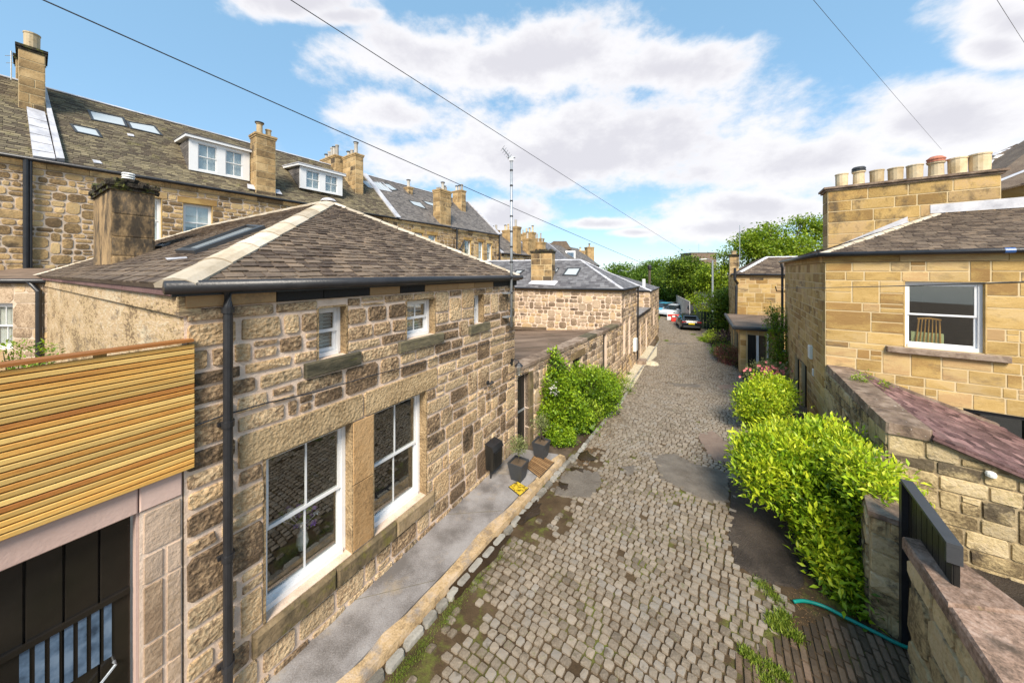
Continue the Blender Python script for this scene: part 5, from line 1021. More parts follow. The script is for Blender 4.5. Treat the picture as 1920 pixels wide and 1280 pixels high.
fb = thing('tenement_block', 'dark roofed block with small dormer and gable chimneys at the far end of the terrace', 'house', W(1060, 520, 62)-UP*5); FB2 = frame((8.5, 60), (17.0, 70)); 
MB().bbox(FB2, -6, -1, 12.2, 8.2, -6, 0).build('wall', M_RUB2, fb); e_ = lambda a, z, n_: at(FB2, a, z, n_)
slate_roof(fb, [e_(-6.2, 8.2, .2), e_(12.4, 8.2, .2), e_(11.8, 10.7, -5), e_(-6.2, 11.0, -5)], w=.6, e=.4, ms=M_SLATE, limit=0)
for (px, pt, z_, n_) in ((1088, 473, 66, 1), (1105, 466, 69, 2)):
    p = W(px, pt, z_); chimney(fb, V(p.x, p.y, 0), V(1, .2, 0), 1.5, 1.5, 7, p.z, [(0, .0, .7, .2, 1)]*n_, cap=.3, blocks=False)
MB().prism([W(1023, 466, 60), W(1038, 452, 60), W(1062, 452, 60), W(1072, 468, 60)], V(0, 3, 0)).build('hipped_attic_roof', M_SLATE, fb); q = W(1068, 480, 58); MB().box(q, V(.9, 0, 0), V(0, .8, 0), V(0, 0, .9)).build('dormer', M_WHITE, fb); MB().box(q-V(0, .82, 0), V(.6, 0, 0), V(0, .02, 0), V(0, 0, .6)).build('pane', M_BPANE, fb)
# rear extension at the far left edge, behind the timber screen
ex = thing('rear_extension', 'low buff extension at the far left edge with a white framed window and dark gutter', 'building', V(-15, 9.5, 0)); XE = V(-13.6, 9.62, 0); FX = frame((-22, 10.2), XE); LX = (XE-V(-22, 10.2, 0)).length
q0 = on(FX, -30, 568); q1 = on(FX, 24, 656); wx = (q0[0], q1[1], q1[0], q0[1]); rubble(ex, FX, 0, LX, 0, on(FX, 60, 530)[1], [wx], [], hr=(.3, .4), wr=(.5, 1), mw=M_MORT2, ms=M_PINKR, limit=40, dep=.01, gap=.006); sash(ex, FX, *wx, cols=2, blind='full', fw=.08)
zx = on(FX, 60, 527)[1]; gutter(ex, [at(FX, 0, zx, .1), at(FX, LX, zx, .1)], .08); MB().prism([at(FX, 0, zx, .05), at(FX, LX, zx, .05), at(FX, LX, zx+.35, -1.6), at(FX, 0, zx+.35, -1.6)], UP*.06).build('roof', M_FELT, ex); aq = on(FX, 82, 600)[0]; pipe(ex, [at(FX, aq-.3, zx, .12), at(FX, aq, zx-.3, .1), at(FX, aq, 0, .1)], .06)
p = W(35, 668, 6.2); bush('garden_shrub', 'small shrub top peeping over the timber screen at the left edge', 'shrub', V(p.x, p.y, 0), [(p.x, p.y, p.z, .55, .4, .28), (p.x, p.y, p.z-1.2, .5, .4, 1.2)], M_SHRUB, .07, 1800, stems=True)

# ================================================================== HOUSE ON THE RIGHT
Rc = V(9.3, 9.5, 0); uv = V(.825, -.565, 0).normalized(); ul = V(.56, .83, 0).normalized(); ul = V(-uv.y, uv.x, 0)
r1 = thing('sandstone_house', 'golden ashlar house on the right with sash window and long chimney carrying eight pots', 'house', Rc)
FRf = frame(Rc, Rc+uv*7); LR = 8.5; Rf = Rc+ul*LR; FRl = frame(Rf, Rc); RE = 5.42
def wr_(fr, x0, y0, x1, y1): a, d = on(fr, x0, y0); c, _ = on(fr, x1, y0); _, b = on(fr, x0, y1); return (a, b, c, d)
wm = wr_(FRf, 1696, 527, 1848, 650); bk = (on(FRf, 1806, 765)[0], -.2, 4.6, on(FRf, 1806, 765)[1])
rubble(r1, FRf, 0, 7, -.3, RE-.24, [wm, bk], [(wm[0]-.35, wm[1]-.17, wm[2]+.35, wm[1])], hr=(.22, .34), wr=(.35, .9), mw=M_ASHM, ms=M_ASH, dep=.010, gap=.005, rough=.004, cut=.03, span=.10, sneck=.10, limit=240, wname='front_wall')
d1 = wr_(FRl, 1490, 664, 1500, 780); d2 = wr_(FRl, 1503, 675, 1514, 790)
rubble(r1, FRl, 0, LR, -.9, RE-.24, [(d1[0], -.9, d1[2], d1[3]), (d2[0], -.9, d2[2], d2[3])], [], hr=(.22, .34), wr=(.35, .9), mw=M_ASHM, ms=M_ASH, dep=.010, gap=.005, rough=.004, cut=.03, span=.10, sneck=.10, limit=160, wname='side_wall')
for d in (d1, d2): MB().bbox(FRl, d[0], -.9, d[2], d[3], -.3, -.14).build('door', M_ASH, r1); MB().bbox(FRl, d[0], -.9, d[0]+.09, d[3], -.139, -.10).build('door_frame', M_BLACKW, r1)
for fr, L_ in ((FRf, 7), (FRl, LR)):
    a = 0
    while a < L_: b_ = min(L_, a+rnd.uniform(1.2, 2.0)); block(r1, fr, a+(.003 if a else -.05), RE-.235, b_-.003, RE-.03, .045, M_ASH, 'eaves_stone', bev=.006); a = b_
block(r1, FRf, wm[0]-.34, wm[1]-.165, wm[2]+.34, wm[1]-.01, .12, M_COPE2, 'window_sill', bev=.015, n0=-.2)
wn = sash(r1, FRf, *wm, inset=.10, cols=1, room=3.0, back=M_ROOM, fw=.075, low_ratio=.5, reveal=M_ASH)
fb_ = MB(); fb_.bbox(FRf, bk[0], bk[1], bk[0]+.10, bk[3], -.2, -.08); fb_.bbox(FRf, bk[0]+.10, bk[3]-.10, bk[2], bk[3], -.2, -.081); fb_.bbox(FRf, bk[0]+.95, bk[1], bk[0]+1.02, bk[3]-.1, -.2, -.082); pt = fb_.build('porch_frame', M_BLACK, r1); MB().bbox(FRf, bk[0]+.1, 0, bk[2], bk[3]-.1, -.15, -.145).build('pane', M_GLASS, pt); MB().bbox(FRf, bk[0], -.2, bk[2], bk[3], -1.2, -1.1).build('dark_hall', M_ROOMD, pt)
# spindle chair and cushion seen through the window
ch = thing('spindle_chair', 'light wooden spindle back chair with pale green cushion inside the right hand window', 'chair', at(FRf, wm[0]+.55, 2.4, -.7)); M_BEECH = mat('golden_beech', [(.42,.20,.04),(.58,.32,.08)], scale=3, nk=.7, bump=0, rough=.4)
bc = at(FRf, wm[0]+.52, 3.10, -.36); ua_ = (uv*.95-ul*.3).normalized(); lean = ul*-.0+V(.06, .02, 0)
MB().tube([bc-ua_*.2+UP*.52+lean, bc+UP*.55+lean*1.1, bc+ua_*.2+UP*.52+lean], .022, 8).build('top_rail', M_BEECH, ch)
for k in range(7): s = (k-3)/3; MB().tube([bc+ua_*(.20*s)-UP*.15, bc+ua_*(.17*s)+UP*.52+lean], .012 if abs(s) < 1 else .017, 7).build('spindle', M_BEECH, ch)
MB().box(bc+UP*-.17+ul*.22, ua_*.25, ul*.22, UP*.02).build('seat', M_BEECH, ch); M_CUSH = principled('pale_green_cloth', (.55, .60, .30), .9)
MB().box(bc+UP*.0+ul*.08, ua_*.27, ul*.04, UP*.16).build('back_cushion', M_CUSH, ch); MB().box(bc+UP*-.12+ul*.22, ua_*.24, ul*.2, UP*.03).build('seat_cushion', M_CUSH, ch)
for sx in (-1, 1):
    for sy in (0, 1): MB().tube([bc+ua_*(.2*sx)+ul*(.05+.36*sy)-UP*.18, bc+ua_*(.24*sx)+ul*(.02+.42*sy)-UP*.6], .018, 7).build('leg', M_BEECH, ch)
MB().box(bc+ul*1.25-UP*.62, uv*1.0, ul*.9, UP*.01).build('room_floor', M_ROOM, r1)
# roof
g_o = .14; z_ = RE+.02; E0 = Rc-uv*g_o-ul*g_o+UP*z_; E1 = E0+uv*8; Ef = E0+ul*(LR+2*g_o); HP = W(1757, 401, 10.3); nf_ = uv.cross(UP)
HP2 = HP+uv*4.5; HB = HP+ul*3.4
slate_roof(r1, [E0, E1, HP2, HP], w=.24, e=.12, th=.010, ms=M_SLATE, name='front_roof', limit=240)
d_in = (HP-E0).dot(uv); 
slate_roof(r1, [Ef, E0, HP, HP+ul*((Ef-E0).length-(HP-E0).dot(ul)*2)], w=.26, e=.16, th=.012, ms=M_SLATE, name='side_roof', limit=60)
ridge_tiles(r1, E0, HP, .12, .42, M_HIP, name='hip_tile'); 
gutter(r1, [E1-ul*.05-UP*.03, E0-ul*.05-uv*.05-UP*.03], .065); gutter(r1, [E0-uv*.06-UP*.03-ul*.05, Ef-uv*.06-UP*.03], .065)
MB().tube([at(FRf, 3.05, 0, 0)+UP*(z_-.03)-ul*(g_o+.05), at(FRf, 3.2, 0, 0)+UP*(z_-.03)-ul*(g_o+.05)], .071, 10).build('blue_gutter_joint', M_BLUE, r1)
pA = W(1552, 352, 12.0); pA = V(pA.x, pA.y, 0); Lc = 3.85; th_ = .75; cz_t = H+158*12/F; cc = pA+uv*(Lc/2)+ul*(th_/2); rpx = (1578,1610,1644,1679,1715,1755,1795,1837); pts = []
for i, x in enumerate(rpx): r_ = (x-960)/F; s = (r_*pA.y-pA.x+r_*ul.y*th_/2-ul.x*th_/2)/(uv.x-r_*uv.y); pts.append((s-Lc/2, 0, [.52,.56,.50,.50,.52,.55,.58,.62][i], [.17,.17,.175,.18,.185,.19,.195,.215][i], [3,4,3,3,3,2,3,3][i]))
cs_ = chimney(r1, cc, uv, Lc, th_, 4.6, cz_t-.14, pts, ms=M_ASHC, hr=(.36, .46), wr=(.6, 1.3), cap=.14, capm=M_COPE2, over=.12, potm=M_POT)
nfr = (E1-E0).cross(HP-E0).normalized(); nfr = nfr if nfr.z > 0 else -nfr
MB().prism([HP+uv*-.15+UP*.02-ul*.05, HP+uv*2.4+UP*.02-ul*.05, HP+uv*2.4+UP*.34-ul*.04, HP+uv*-.15+UP*.30-ul*.04], ul*.05).build('lead_apron', M_LEAD, r1)
fa = pA-ul*.03; MB().prism([fa+uv*.1+UP*5.62, fa+uv*1.95+UP*6.62, fa+uv*1.95+UP*6.78, fa+uv*.1+UP*5.80], -ul*.03).build('lead_flashing', M_LEAD, r1)
MB().prism([fa+uv*.1+UP*5.62, fa+uv*1.95+UP*6.60, fa+uv*2.0-ul*.5+UP*6.46, fa+uv*.35-ul*.5+UP*5.66], UP*.03).build('lead_gutter', M_LEAD, r1)
pp = on(FRl, 1471, 560)[0]; pipe(r1, [at(FRl, pp, RE-.05, .14), at(FRl, pp, RE-.3, .09), at(FRl, pp, -.6, .09)], .055, collars=[at(FRl, pp, z, .09) for z in (4.6, 3.0, 1.4)])
q = on(FRl, 1523, 660); MB().bbox(FRl, q[0]-.13, q[1]-.22, q[0]+.13, q[1]+.22, 0, .10, tones(), .02).build('alarm_box', M_PLASTW, None, label='tall white alarm box on the lane side of the golden house', cat='alarm box', loc=at(FRl, q[0], q[1], 0))
q = on(FRl, 1526, 698); MB().bbox(FRl, q[0]-.07, q[1]-.11, q[0]+.07, q[1]+.11, 0, .04, tones(), .01).build('entry_keypad', M_PLASTW, None, label='small white square keypad below the alarm box', cat='keypad', loc=at(FRl, q[0], q[1], 0))
q = on(FRl, 1474, 658); MB().tube([at(FRl, q[0]+.1, q[1], 0), at(FRl, q[0]+.1, q[1], .22)], .09, 10).build('white_lamp', M_PLASTW, None, label='short white cylindrical lamp beside the lane downpipe', cat='lamp', loc=at(FRl, q[0]+.1, q[1], 0))
# ground behind and the neighbouring tall roof at the right edge
nb_ = thing('neighbour_house', 'taller house behind the golden one with grey slates and pale skews at the right edge', 'house', V(26, 14, 0))
FN = frame((21.5, 14.6), (29.5, 9.0)); MB().bbox(FN, -.2, 0, 9, 9.0, -6, 0).build('wall', M_ASH, nb_)
p0 = W(1810, 365, 14.5); 
slate_roof(nb_, [W(1812, 372, 14.0), W(2100, 300, 12.0), W(2100, 150, 15.0), W(1868, 296, 16.0)], w=.3, e=.2, ms=M_SLATE, name='roof', limit=60)
ridge_tiles(nb_, W(1806, 366, 13.9), W(1925, 318, 12.8), .16, .8, M_LEAD, name='skew_lead'); MB().prism([W(1858, 298, 16), W(1925, 290, 15.4), W(1925, 284, 15.4), W(1858, 292, 16)], V(0, .3, 0)).build('white_fascia', M_WHITE, nb_)
slate_roof(nb_, [W(1858, 292, 16), W(1960, 280, 15.2), W(1960, 262, 17), W(1905, 271, 17.6)], w=.3, e=.2, ms=M_SLATE, name='upper_roof', limit=20); ridge_tiles(nb_, W(1856, 292, 15.9), W(1912, 272, 17.5), .12, .8, M_LEAD, name='skew_lead')
for n_ in (0,): MB().box(W(1612, 210, 1)*0+V(0, 0, -50), V(.01, 0, 0), V(0, .01, 0), V(0, 0, .01)) 

# ---- outhouse with purple slate lean-to roof
oh = thing('stone_outhouse', 'low stone outhouse with purple slate lean-to roof and lichened parapet on the right', 'outhouse', V(6.87, 5.9, 0))
On = V(6.87, 5.85, 0); FOl = frame(Rc+V(-.02, -.02, 0)-ul*.03, On); LOl = (Rc-On).length; FOn = frame(On, On+uv*4); vv_ = FOn[1]
rubble(oh, FOl, 0, LOl-.03, -.2, 1.98, [], [], hr=(.18, .32), wr=(.3, .6), mw=M_MORT3, ms=M_OUT, wname='lane_wall', limit=110, dep=.03, rough=.012, cut=.09, gap=.008)
# gable follows the roof: courses stop under the sloping verge
slp = .37; wall_b = MB(); wall_b.prism([at(FOn, 0, -.2), at(FOn, 3.6, -.2), at(FOn, 3.6, 2.02-slp*3.1), at(FOn, .5, 2.02), at(FOn, 0, 2.02)], -FOn[3]*.4); gw = wall_b.build('gable_wall', M_MORT3, oh)
gl_ = []
for r_ in layout(0, 3.6, -.2, 1.98, [], (.2, .34), (.35, .75), .12, .05):
    top_ = 2.0-slp*max(0, (r_[0]+r_[2])/2-.5)
    if r_[3] < top_+.02: gl_.append(stone(FOn, *r_, dep=.025, gap=.007, rough=.012, cut=.08))
    elif r_[1] < top_-.08: gl_.append(stone(FOn, r_[0], r_[1], r_[2], top_, dep=.025, gap=.007, rough=.008, cut=.08))
pieces(gl_, 'stone', M_OUT, gw, 110, 'small_stones')
RI = On+vv_*.50; d4 = ul; rl = 4.25
slate_roof(oh, [RI+vv_*2.5+UP*(2.08-slp*2.5)-ul*.12, RI+vv_*2.5+UP*(2.08-slp*2.5)+ul*rl, RI+UP*2.08+ul*rl, RI+UP*2.08-ul*.12], w=.25, e=.17, th=.018, jit=.035, ms=M_SLATEP, limit=260, holes=())
a = -.08
cop = []
while a < LOl:
    b_ = min(LOl, a+rnd.uniform(.6, 1.0)); fc = (On, ul, UP.copy(), -vv_); cop.append(stone((On+UP*2.0+ul*0, ul, vv_.copy(), UP.copy()), a, -.05, b_, .52, dep=.17, gap=.004, rough=.012, cut=.06)); a = b_
for c in cop:
    c.build('coping_stone', M_COPE2, oh)
MB().prism([RI+ul*(rl-.02)+UP*2.05, RI+ul*(rl-.02)+vv_*2.4+UP*(2.05-slp*2.4), RI+ul*(rl-.02)+vv_*2.4+UP*(2.17-slp*2.4), RI+ul*(rl-.02)+UP*2.17], -ul*.12).build('cement_fillet', M_COPE2, oh)
MB().prism([RI-vv_*.0+UP*2.0-ul*.05, RI+vv_*2.6+UP*(2.0-slp*2.6)-ul*.05, RI+vv_*2.6+UP*(2.06-slp*2.6)-ul*.05, RI+UP*2.06-ul*.05], -ul*.05).build('verge_board', M_BRICKP, oh)
q = on(FOn, 1854, 884); MB().lathe(at(FOn, q[0], q[1]-.05, .05), [(.055, 0), (.06, .04), (.05, .07), (.02, .085)], 12).build('bulkhead_lamp', M_PLASTW, None, label='small cream lamp under the purple slate verge', cat='lamp', loc=at(FOn, q[0], q[1], .02))
for k, (pp_, s) in enumerate((((1605,728), .09), ((1620,735), .14), ((1612,742), .08), ((1660,745), .07))):
    c = W(pp_[0], pp_[1]+12, 8.0 if k < 3 else 7.7); bush('wall_weed', ['tiny green weed on the lichened coping nearest the house', 'largest green weed on the lichened coping', 'low green weed on the coping next to the largest one', 'single green sprig where coping meets the purple slates'][k], 'weed', V(c.x, c.y, 2.1), [(c.x, c.y, 2.14+s, s*.8, s*.8, s)], M_TREE2, .05, 90, clump=5, stems=False)
# low garden wall, gate and foreground wall
gw_ = thing('garden_wall', 'mossy stone wall end beside the black gate, half hidden by the big laurel', 'wall', V(5.1, 4.45, 0))
FG1 = frame((6.55, 6.1), (5.02, 4.50)); LG = math.hypot(1.53, 1.6); rubble(gw_, FG1, 0, LG, -.05, 1.50, [], [], hr=(.2, .34), wr=(.3, .6), mw=M_MORT3, ms=M_OUT, wname='wall_face', limit=60)
FG2 = frame((5.015, 4.49), (5.272, 4.247)); rubble(gw_, FG2, 0, .354, -.05, 1.50, [], [], hr=(.2, .34), wr=(.17, .36), mw=M_OUT, ms=M_OUT, wname='wall_end', gap=.006, cut=.05, th=.004, limit=20, span=0, sneck=0)
MB().prism([V(4.98, 4.48, 1.50), V(5.25, 4.22, 1.50), V(6.80, 5.85, 1.50), V(6.5, 6.1, 1.50)], UP*.07).build('coping', M_COPE2, gw_)
gt = thing('black_gate', 'dark charcoal metal gate standing open between the wall end and the coped wall', 'gate', V(5.13, 4.25, 0))
G0, G1_ = V(5.20, 4.20, 0), V(4.60, 3.33, 0); gu = (G1_-G0).normalized(); gn = V(gu.y, -gu.x, 0); gL = (G1_-G0).length
MB().prism([G0+UP*.05, G1_+UP*.05, G1_+UP*2.02, G0+UP*2.10], gn*-.04).build('gate_leaf', M_BLACKW, gt)
for k in range(8): MB().box(G0+gu*(gL*(k+.5)/8)+gn*.004+UP*1.05, gu*(gL/16-.006), gn*.008, UP*.97, tones()).build('gate_board', M_BLACKW, gt)
MB().prism([G0-gn*.05-gu*.03+UP*2.12, G0+gn*.06-gu*.03+UP*2.12, G1_+gn*.06+gu*.03+UP*2.05, G1_-gn*.05+gu*.03+UP*2.05], UP*.035).build('cap_rail', M_DGREY, gt)
MB().prism([G1_+gn*.06+gu*.03+UP*1.88, G1_-gn*.05+gu*.03+UP*1.88, G1_-gn*.05+gu*.03+UP*2.048, G1_+gn*.06+gu*.03+UP*2.048], gu*-.03).build('end_plate', M_DGREY, gt)
MB().box(G0+UP*1.05+gn*.02, gu*.04, gn*.05, UP*1.06).build('hinge_post', M_BLACK, gt)
fw_ = thing('coped_wall', 'foreground rubble wall with broad pinkish coping at the bottom right corner', 'wall', V(4.4, 3.2, 0))
Q0 = V(4.85, 3.9, 0); qd = V(-.556, -.831, 0); Q1 = Q0+qd*2.9; FQ = frame(Q0, Q1); CZ = 1.64
rubble(fw_, FQ, .03, 2.9, -.05, CZ-.16, [], [], hr=(.22, .36), wr=(.35, .7), mw=M_MORT3, ms=M_OUT, wname='wall_face', limit=40, th=.3, rough=.02, dep=.03)
MB().prism([Q0+V(.02,-.03,0), V(5.08, 3.80, 0), V(4.93, 3.08, 0), V(4.6, 1.6, 0), V(3.9, 1.6, 0), Q1+V(.3, 0, 0)], UP*(CZ-.16)).build('wall_core', M_OUT, fw_)
cps = [(Q0-qd*.05, V(5.14, 3.88, 0)), (Q0+qd*.95, V(4.98, 3.05, 0)), (Q0+qd*2.0, V(4.80, 2.2, 0)), (Q0+qd*2.95, V(4.6, 1.4, 0))]
for (a, b), (c, d) in zip(cps, cps[1:]):
    s = FQ[3]*.05; P = [a+s, c+s*1-qd*.006, d-qd*.006, b]; m_ = sum(P, V(0, 0, 0))/4; b0_ = [p+UP*(CZ-.155) for p in P]; t0 = [p+UP*(CZ-.03) for p in P]; t1_ = [p+(m_-p)*.05+UP*CZ for p in P]
    N_ = 4; mb = MB().add(b0_+t0+t1_, [(3, 2, 1, 0), (8, 9, 10, 11)]+[(k+i, k+(i+1) % 4, k+4+(i+1) % 4, k+4+i) for k in (0, 4) for i in range(4)], tones()); mb.build('coping_stone', M_COPE, fw_)
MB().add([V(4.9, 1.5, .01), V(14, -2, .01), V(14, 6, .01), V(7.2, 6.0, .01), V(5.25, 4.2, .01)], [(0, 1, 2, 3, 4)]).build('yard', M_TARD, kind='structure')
hp = [G(1488, 1131, .02), G(1510, 1130, .03), G(1545, 1140, .03), G(1590, 1163, .03), G(1640, 1188, .03), G(1700, 1217, .04), V(5.45, 4.0, .04)]
def crv(pts, n=6):
    out = []
    for i in range(len(pts)-1):
        p0, p1, p2, p3 = pts[max(0, i-1)], pts[i], pts[i+1], pts[min(len(pts)-1, i+2)]
        for k in range(n): t = k/n; out.append(.5*((2*p1)+(p2-p0)*t+(2*p0-5*p1+4*p2-p3)*t*t+(3*p1-p0-3*p2+p3)*t**3))
    return out+[pts[-1]]
MB().tube(crv([p+UP*.03 for p in hp]), .022, 8).build('garden_hose', M_HOSE, None, label='teal green hose lying across the brick paving to the black gate', cat='hose', loc=hp[0], sm=True)

# ================================================================== SHRUBS ON THE RIGHT
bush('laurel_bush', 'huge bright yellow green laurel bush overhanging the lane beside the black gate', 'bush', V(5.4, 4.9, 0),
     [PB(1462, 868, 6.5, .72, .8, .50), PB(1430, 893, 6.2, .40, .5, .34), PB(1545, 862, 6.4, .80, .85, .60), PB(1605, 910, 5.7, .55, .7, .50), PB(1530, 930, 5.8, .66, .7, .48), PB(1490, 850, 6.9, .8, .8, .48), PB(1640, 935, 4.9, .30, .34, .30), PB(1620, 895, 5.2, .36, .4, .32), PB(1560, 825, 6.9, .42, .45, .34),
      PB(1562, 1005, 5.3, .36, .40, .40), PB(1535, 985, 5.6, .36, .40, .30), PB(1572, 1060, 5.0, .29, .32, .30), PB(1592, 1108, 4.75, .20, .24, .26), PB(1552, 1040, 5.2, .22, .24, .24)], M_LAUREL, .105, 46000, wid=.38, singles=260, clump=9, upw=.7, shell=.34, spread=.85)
bush('laurel_bush', 'rounded yellow green shrub with a reddish skirt, further along the right side of the lane', 'bush', G(1440, 798), [PB(1428, 752, 10.4, .66, .7, .50), PB(1458, 738, 10.8, .48, .5, .48), PB(1405, 765, 10.1, .36, .4, .36), PB(1440, 725, 11.0, .45, .5, .32), PB(1428, 782, 10.0, .45, .4, .25)], M_LAUREL, .10, 14000, wid=.36, clump=9, upw=.8)
fb3 = bush('rose_bush', 'shrub with pink and red flowers just behind the rounded shrub', 'bush', G(1440, 760), [PB(1440, 704, 12.4, .75, .6, .5)], M_OLIVE, .09, 2600, clump=8); q = MB()
for _ in range(70):
    c = W(1440+rnd.gauss(0, 18), 698+rnd.gauss(0, 8), 11.9); 
    for k in range(5): a = k*1.257; q.add([c, c+V(math.cos(a)*.05, -.02, math.sin(a)*.05), c+V(math.cos(a+.9)*.05, -.03, math.sin(a+.9)*.05)], [(0, 1, 2)])
q.build('blossom', M_PETALP, fb3)
def lb(a, out, z, rx, rz): p = at(FRl, a, z, out); return (p.x, p.y, p.z, rx, rx, rz)
ac = on(FRl, 1462, 650)[0]
bush('climbing_rose', 'dark leafy climbing rose around the black downpipe on the golden house', 'climber', at(FRl, .8, -.6, .3), [lb(.7, .35, 1.2, .5, 1.1), lb(.5, .4, 2.3, .55, .5), lb(.3, .45, 2.8, .35, .35), lb(1.0, .3, .4, .5, .6)], M_SHRUB, .10, 4200, clump=7, shell=.8, wid=.5)
for i, (px, py, z, r_, rz_, m_, lbl, nm, n_) in enumerate(((1338, 642, 26, 1.0, .9, M_TREE2, 'lime green bush beside the lamp post', 'bush', 5200), (1362, 645, 24, 1.15, 1.0, M_PURP, 'dark purple leaved bush between green bushes on the right verge', 'bush', 4200), (1360, 660, 21.5, .8, .5, M_TREE3, 'low dark green bush under the purple one', 'bush', 3000), (1366, 665, 20, .7, .5, M_REDL, 'low pinkish red leaved shrub by the garage post', 'shrub', 2600))):
    b_ = PB(px, py, z, r_, r_, rz_); bush(nm, lbl, nm, V(b_[0], b_[1], g(b_[1])), [b_, (b_[0]+.3, b_[1]+.5, b_[2]-.3, r_*.8, r_*.9, rz_*.8), (b_[0]-.2, b_[1]-.4, b_[2]-.4, r_*.7, r_*.7, rz_*.7)], m_, .12, n_, clump=10, shell=.3)

# ================================================================== GARAGE AND SECOND HOUSE ON THE RIGHT
gr = thing('lane_garage', 'dark felt roofed garage with white framed black door between the two golden houses', 'garage', V(13, 18, -.7))
pA_, pB_ = V(15.6, 22.8, 0), V(12.75, 17.9, 0); FGr = frame(pA_, pB_); LGr = (pA_-pB_).length
rubble(gr, FGr, 0, LGr, -.9, 1.73, [(.5, -.9, 1.7, 1.3), (2.4, -.9, 4.9, 1.3)], [], hr=(.3, .4), wr=(.4, .8), mw=M_ASHM, ms=M_ASH, dep=.01, gap=.005, rough=.004, cut=.03, limit=30)
MB().bbox(FGr, 2.41, -.9, 4.9, 1.29, -.25, -.15).build('door', M_BLACKW, gr); MB().bbox(FGr, 4.3, -.9, 4.5, 1.29, -.149, -.08).build('white_frame', M_WHITE, gr); MB().bbox(FGr, .51, -.9, 1.69, 1.29, -.25, -.15).build('door', M_BLACKW, gr)
MB().prism([at(FGr, -.3, 1.74, .25), at(FGr, LGr+.3, 1.74, .25), at(FGr, LGr+.2, 1.80, -3.2), at(FGr, -.3, 1.80, -3.2)], UP*.14).build('felt_roof', M_FELT, gr); MB().tube([at(FGr, -.3, 1.82, .30), at(FGr, LGr+.3, 1.82, .30), at(FGr, LGr+.3, 1.84, -1.6)], .11, 8).build('roof_roll', M_DGREY, gr)
FGn = frame(pB_, pB_+uv*1.9); rubble(gr, FGn, 0, 1.9, -.9, 1.73, [(.30, -.9, 1.15, 1.45)], [], hr=(.3, .4), wr=(.25, .6), mw=M_ASHM, ms=M_ASH, dep=.01, gap=.005, rough=.004, cut=.03, limit=20, wname='end_wall')
MB().bbox(FGn, .31, -.9, .72, 1.44, -.2, -.1, tones()).build('door', M_BLACKW, gr); MB().bbox(FGn, .73, -.9, .84, 1.44, -.2, -.06).build('white_frame', M_WHITE, gr); MB().bbox(FGn, .85, -.9, 1.14, 1.44, -.3, -.2).build('dark_panel', M_BRICKP, gr); pipe(gr, [at(FGn, 1.22, 1.6, .06), at(FGn, 1.22, -.8, .06)], .04, m=M_PLASTW)
r2 = thing('sandstone_house', 'smaller golden house beyond the garage with hipped slate roof and single chimney', 'house', V(16.8, 24, -.7))
c2 = V(16.8, 24, 0); l2 = V(.5, .866, 0); FR2 = frame(c2, c2+V(.86, -.5, 0)*6); FR2l = frame(c2+l2*6.5, c2)
rubble(r2, FR2, 0, 6, -.9, 4.72, [], [], hr=(.28, .38), wr=(.5, 1), mw=M_ASHM, ms=M_ASH, dep=.01, gap=.006, rough=.004, cut=.03, limit=80, wname='front_wall'); rubble(r2, FR2l, 0, 6.5, -.9, 4.72, [], [], hr=(.28, .38), wr=(.5, 1), mw=M_ASHM, ms=M_ASH, dep=.01, gap=.006, rough=.004, cut=.03, limit=20, wname='side_wall')
e0 = c2+V(-.1, -.15, 4.75); e1_ = e0+V(.86, -.5, 0)*6.2; ef = e0+l2*6.6; hp2 = W(1437, 482, 25.4)
slate_roof(r2, [e0, e1_, hp2+V(.86, -.5, 0)*3.5, hp2], w=.28, e=.18, ms=M_SLATE, name='front_roof', limit=60); slate_roof(r2, [ef, e0, hp2, hp2+l2*3], w=.28, e=.18, ms=M_SLATE, name='side_roof', limit=20); ridge_tiles(r2, e0+(hp2-e0)*.12, hp2, .16, .5, M_WHITE, name='hip_tile'); ridge_tiles(r2, hp2, hp2+V(.86, -.5, 0)*3.5, .1, .6, M_WHITE)
gutter(r2, [e1_-UP*.04, e0-UP*.04], .07); gutter(r2, [e0-UP*.04, ef-UP*.04], .07)
q = W(1376, 500, 27.2); chimney(r2, V(q.x, q.y, 0), l2, .7, .62, 4.5, H+28*27.2/F, [(0, 0, .3, .2, 0)], cap=.22, hr=(.35, .45), capm=M_MOSSCAP)
pipe(r2, [W(1378, 502, 23.7), W(1378, 524, 23.7), W(1383, 531, 23.9), W(1381, 536, 24.0), W(1378, 700, 23.6)], .09, m=M_BLACK)
for x in (1412, 1425): MB().bbox(FR2, on(FR2, x, 523)[0]-.2, on(FR2, x, 523)[1]-.09, on(FR2, x, 523)[0]+.2, on(FR2, x, 523)[1]+.09, .0, .02).build('sooty_vent', M_BLACKST, r2)
ant = thing('roof_aerial', 'thin tall aerial mast rising behind the smaller golden house', 'aerial', W(1387, 495, 26.5)); MB().tube([W(1387, 497, 26.5), W(1387, 422, 26.5)], .028, 6).build('mast', M_GALV, ant); MB().tube([W(1384, 424, 26.5), W(1392, 420, 26.5)], .02, 5).build('crossbar', M_GALV, ant)
MB().tube([at(FRl, .05, 3.9, 0), at(FRl, .05, 3.9, .35), at(FRl, .05, 4.15, .4)], .03, 6).build('insulator_bracket', M_BLACK, None, label='small black insulator bracket high on the far end of the golden house', cat='bracket', loc=at(FRl, .05, 3.9, 0))

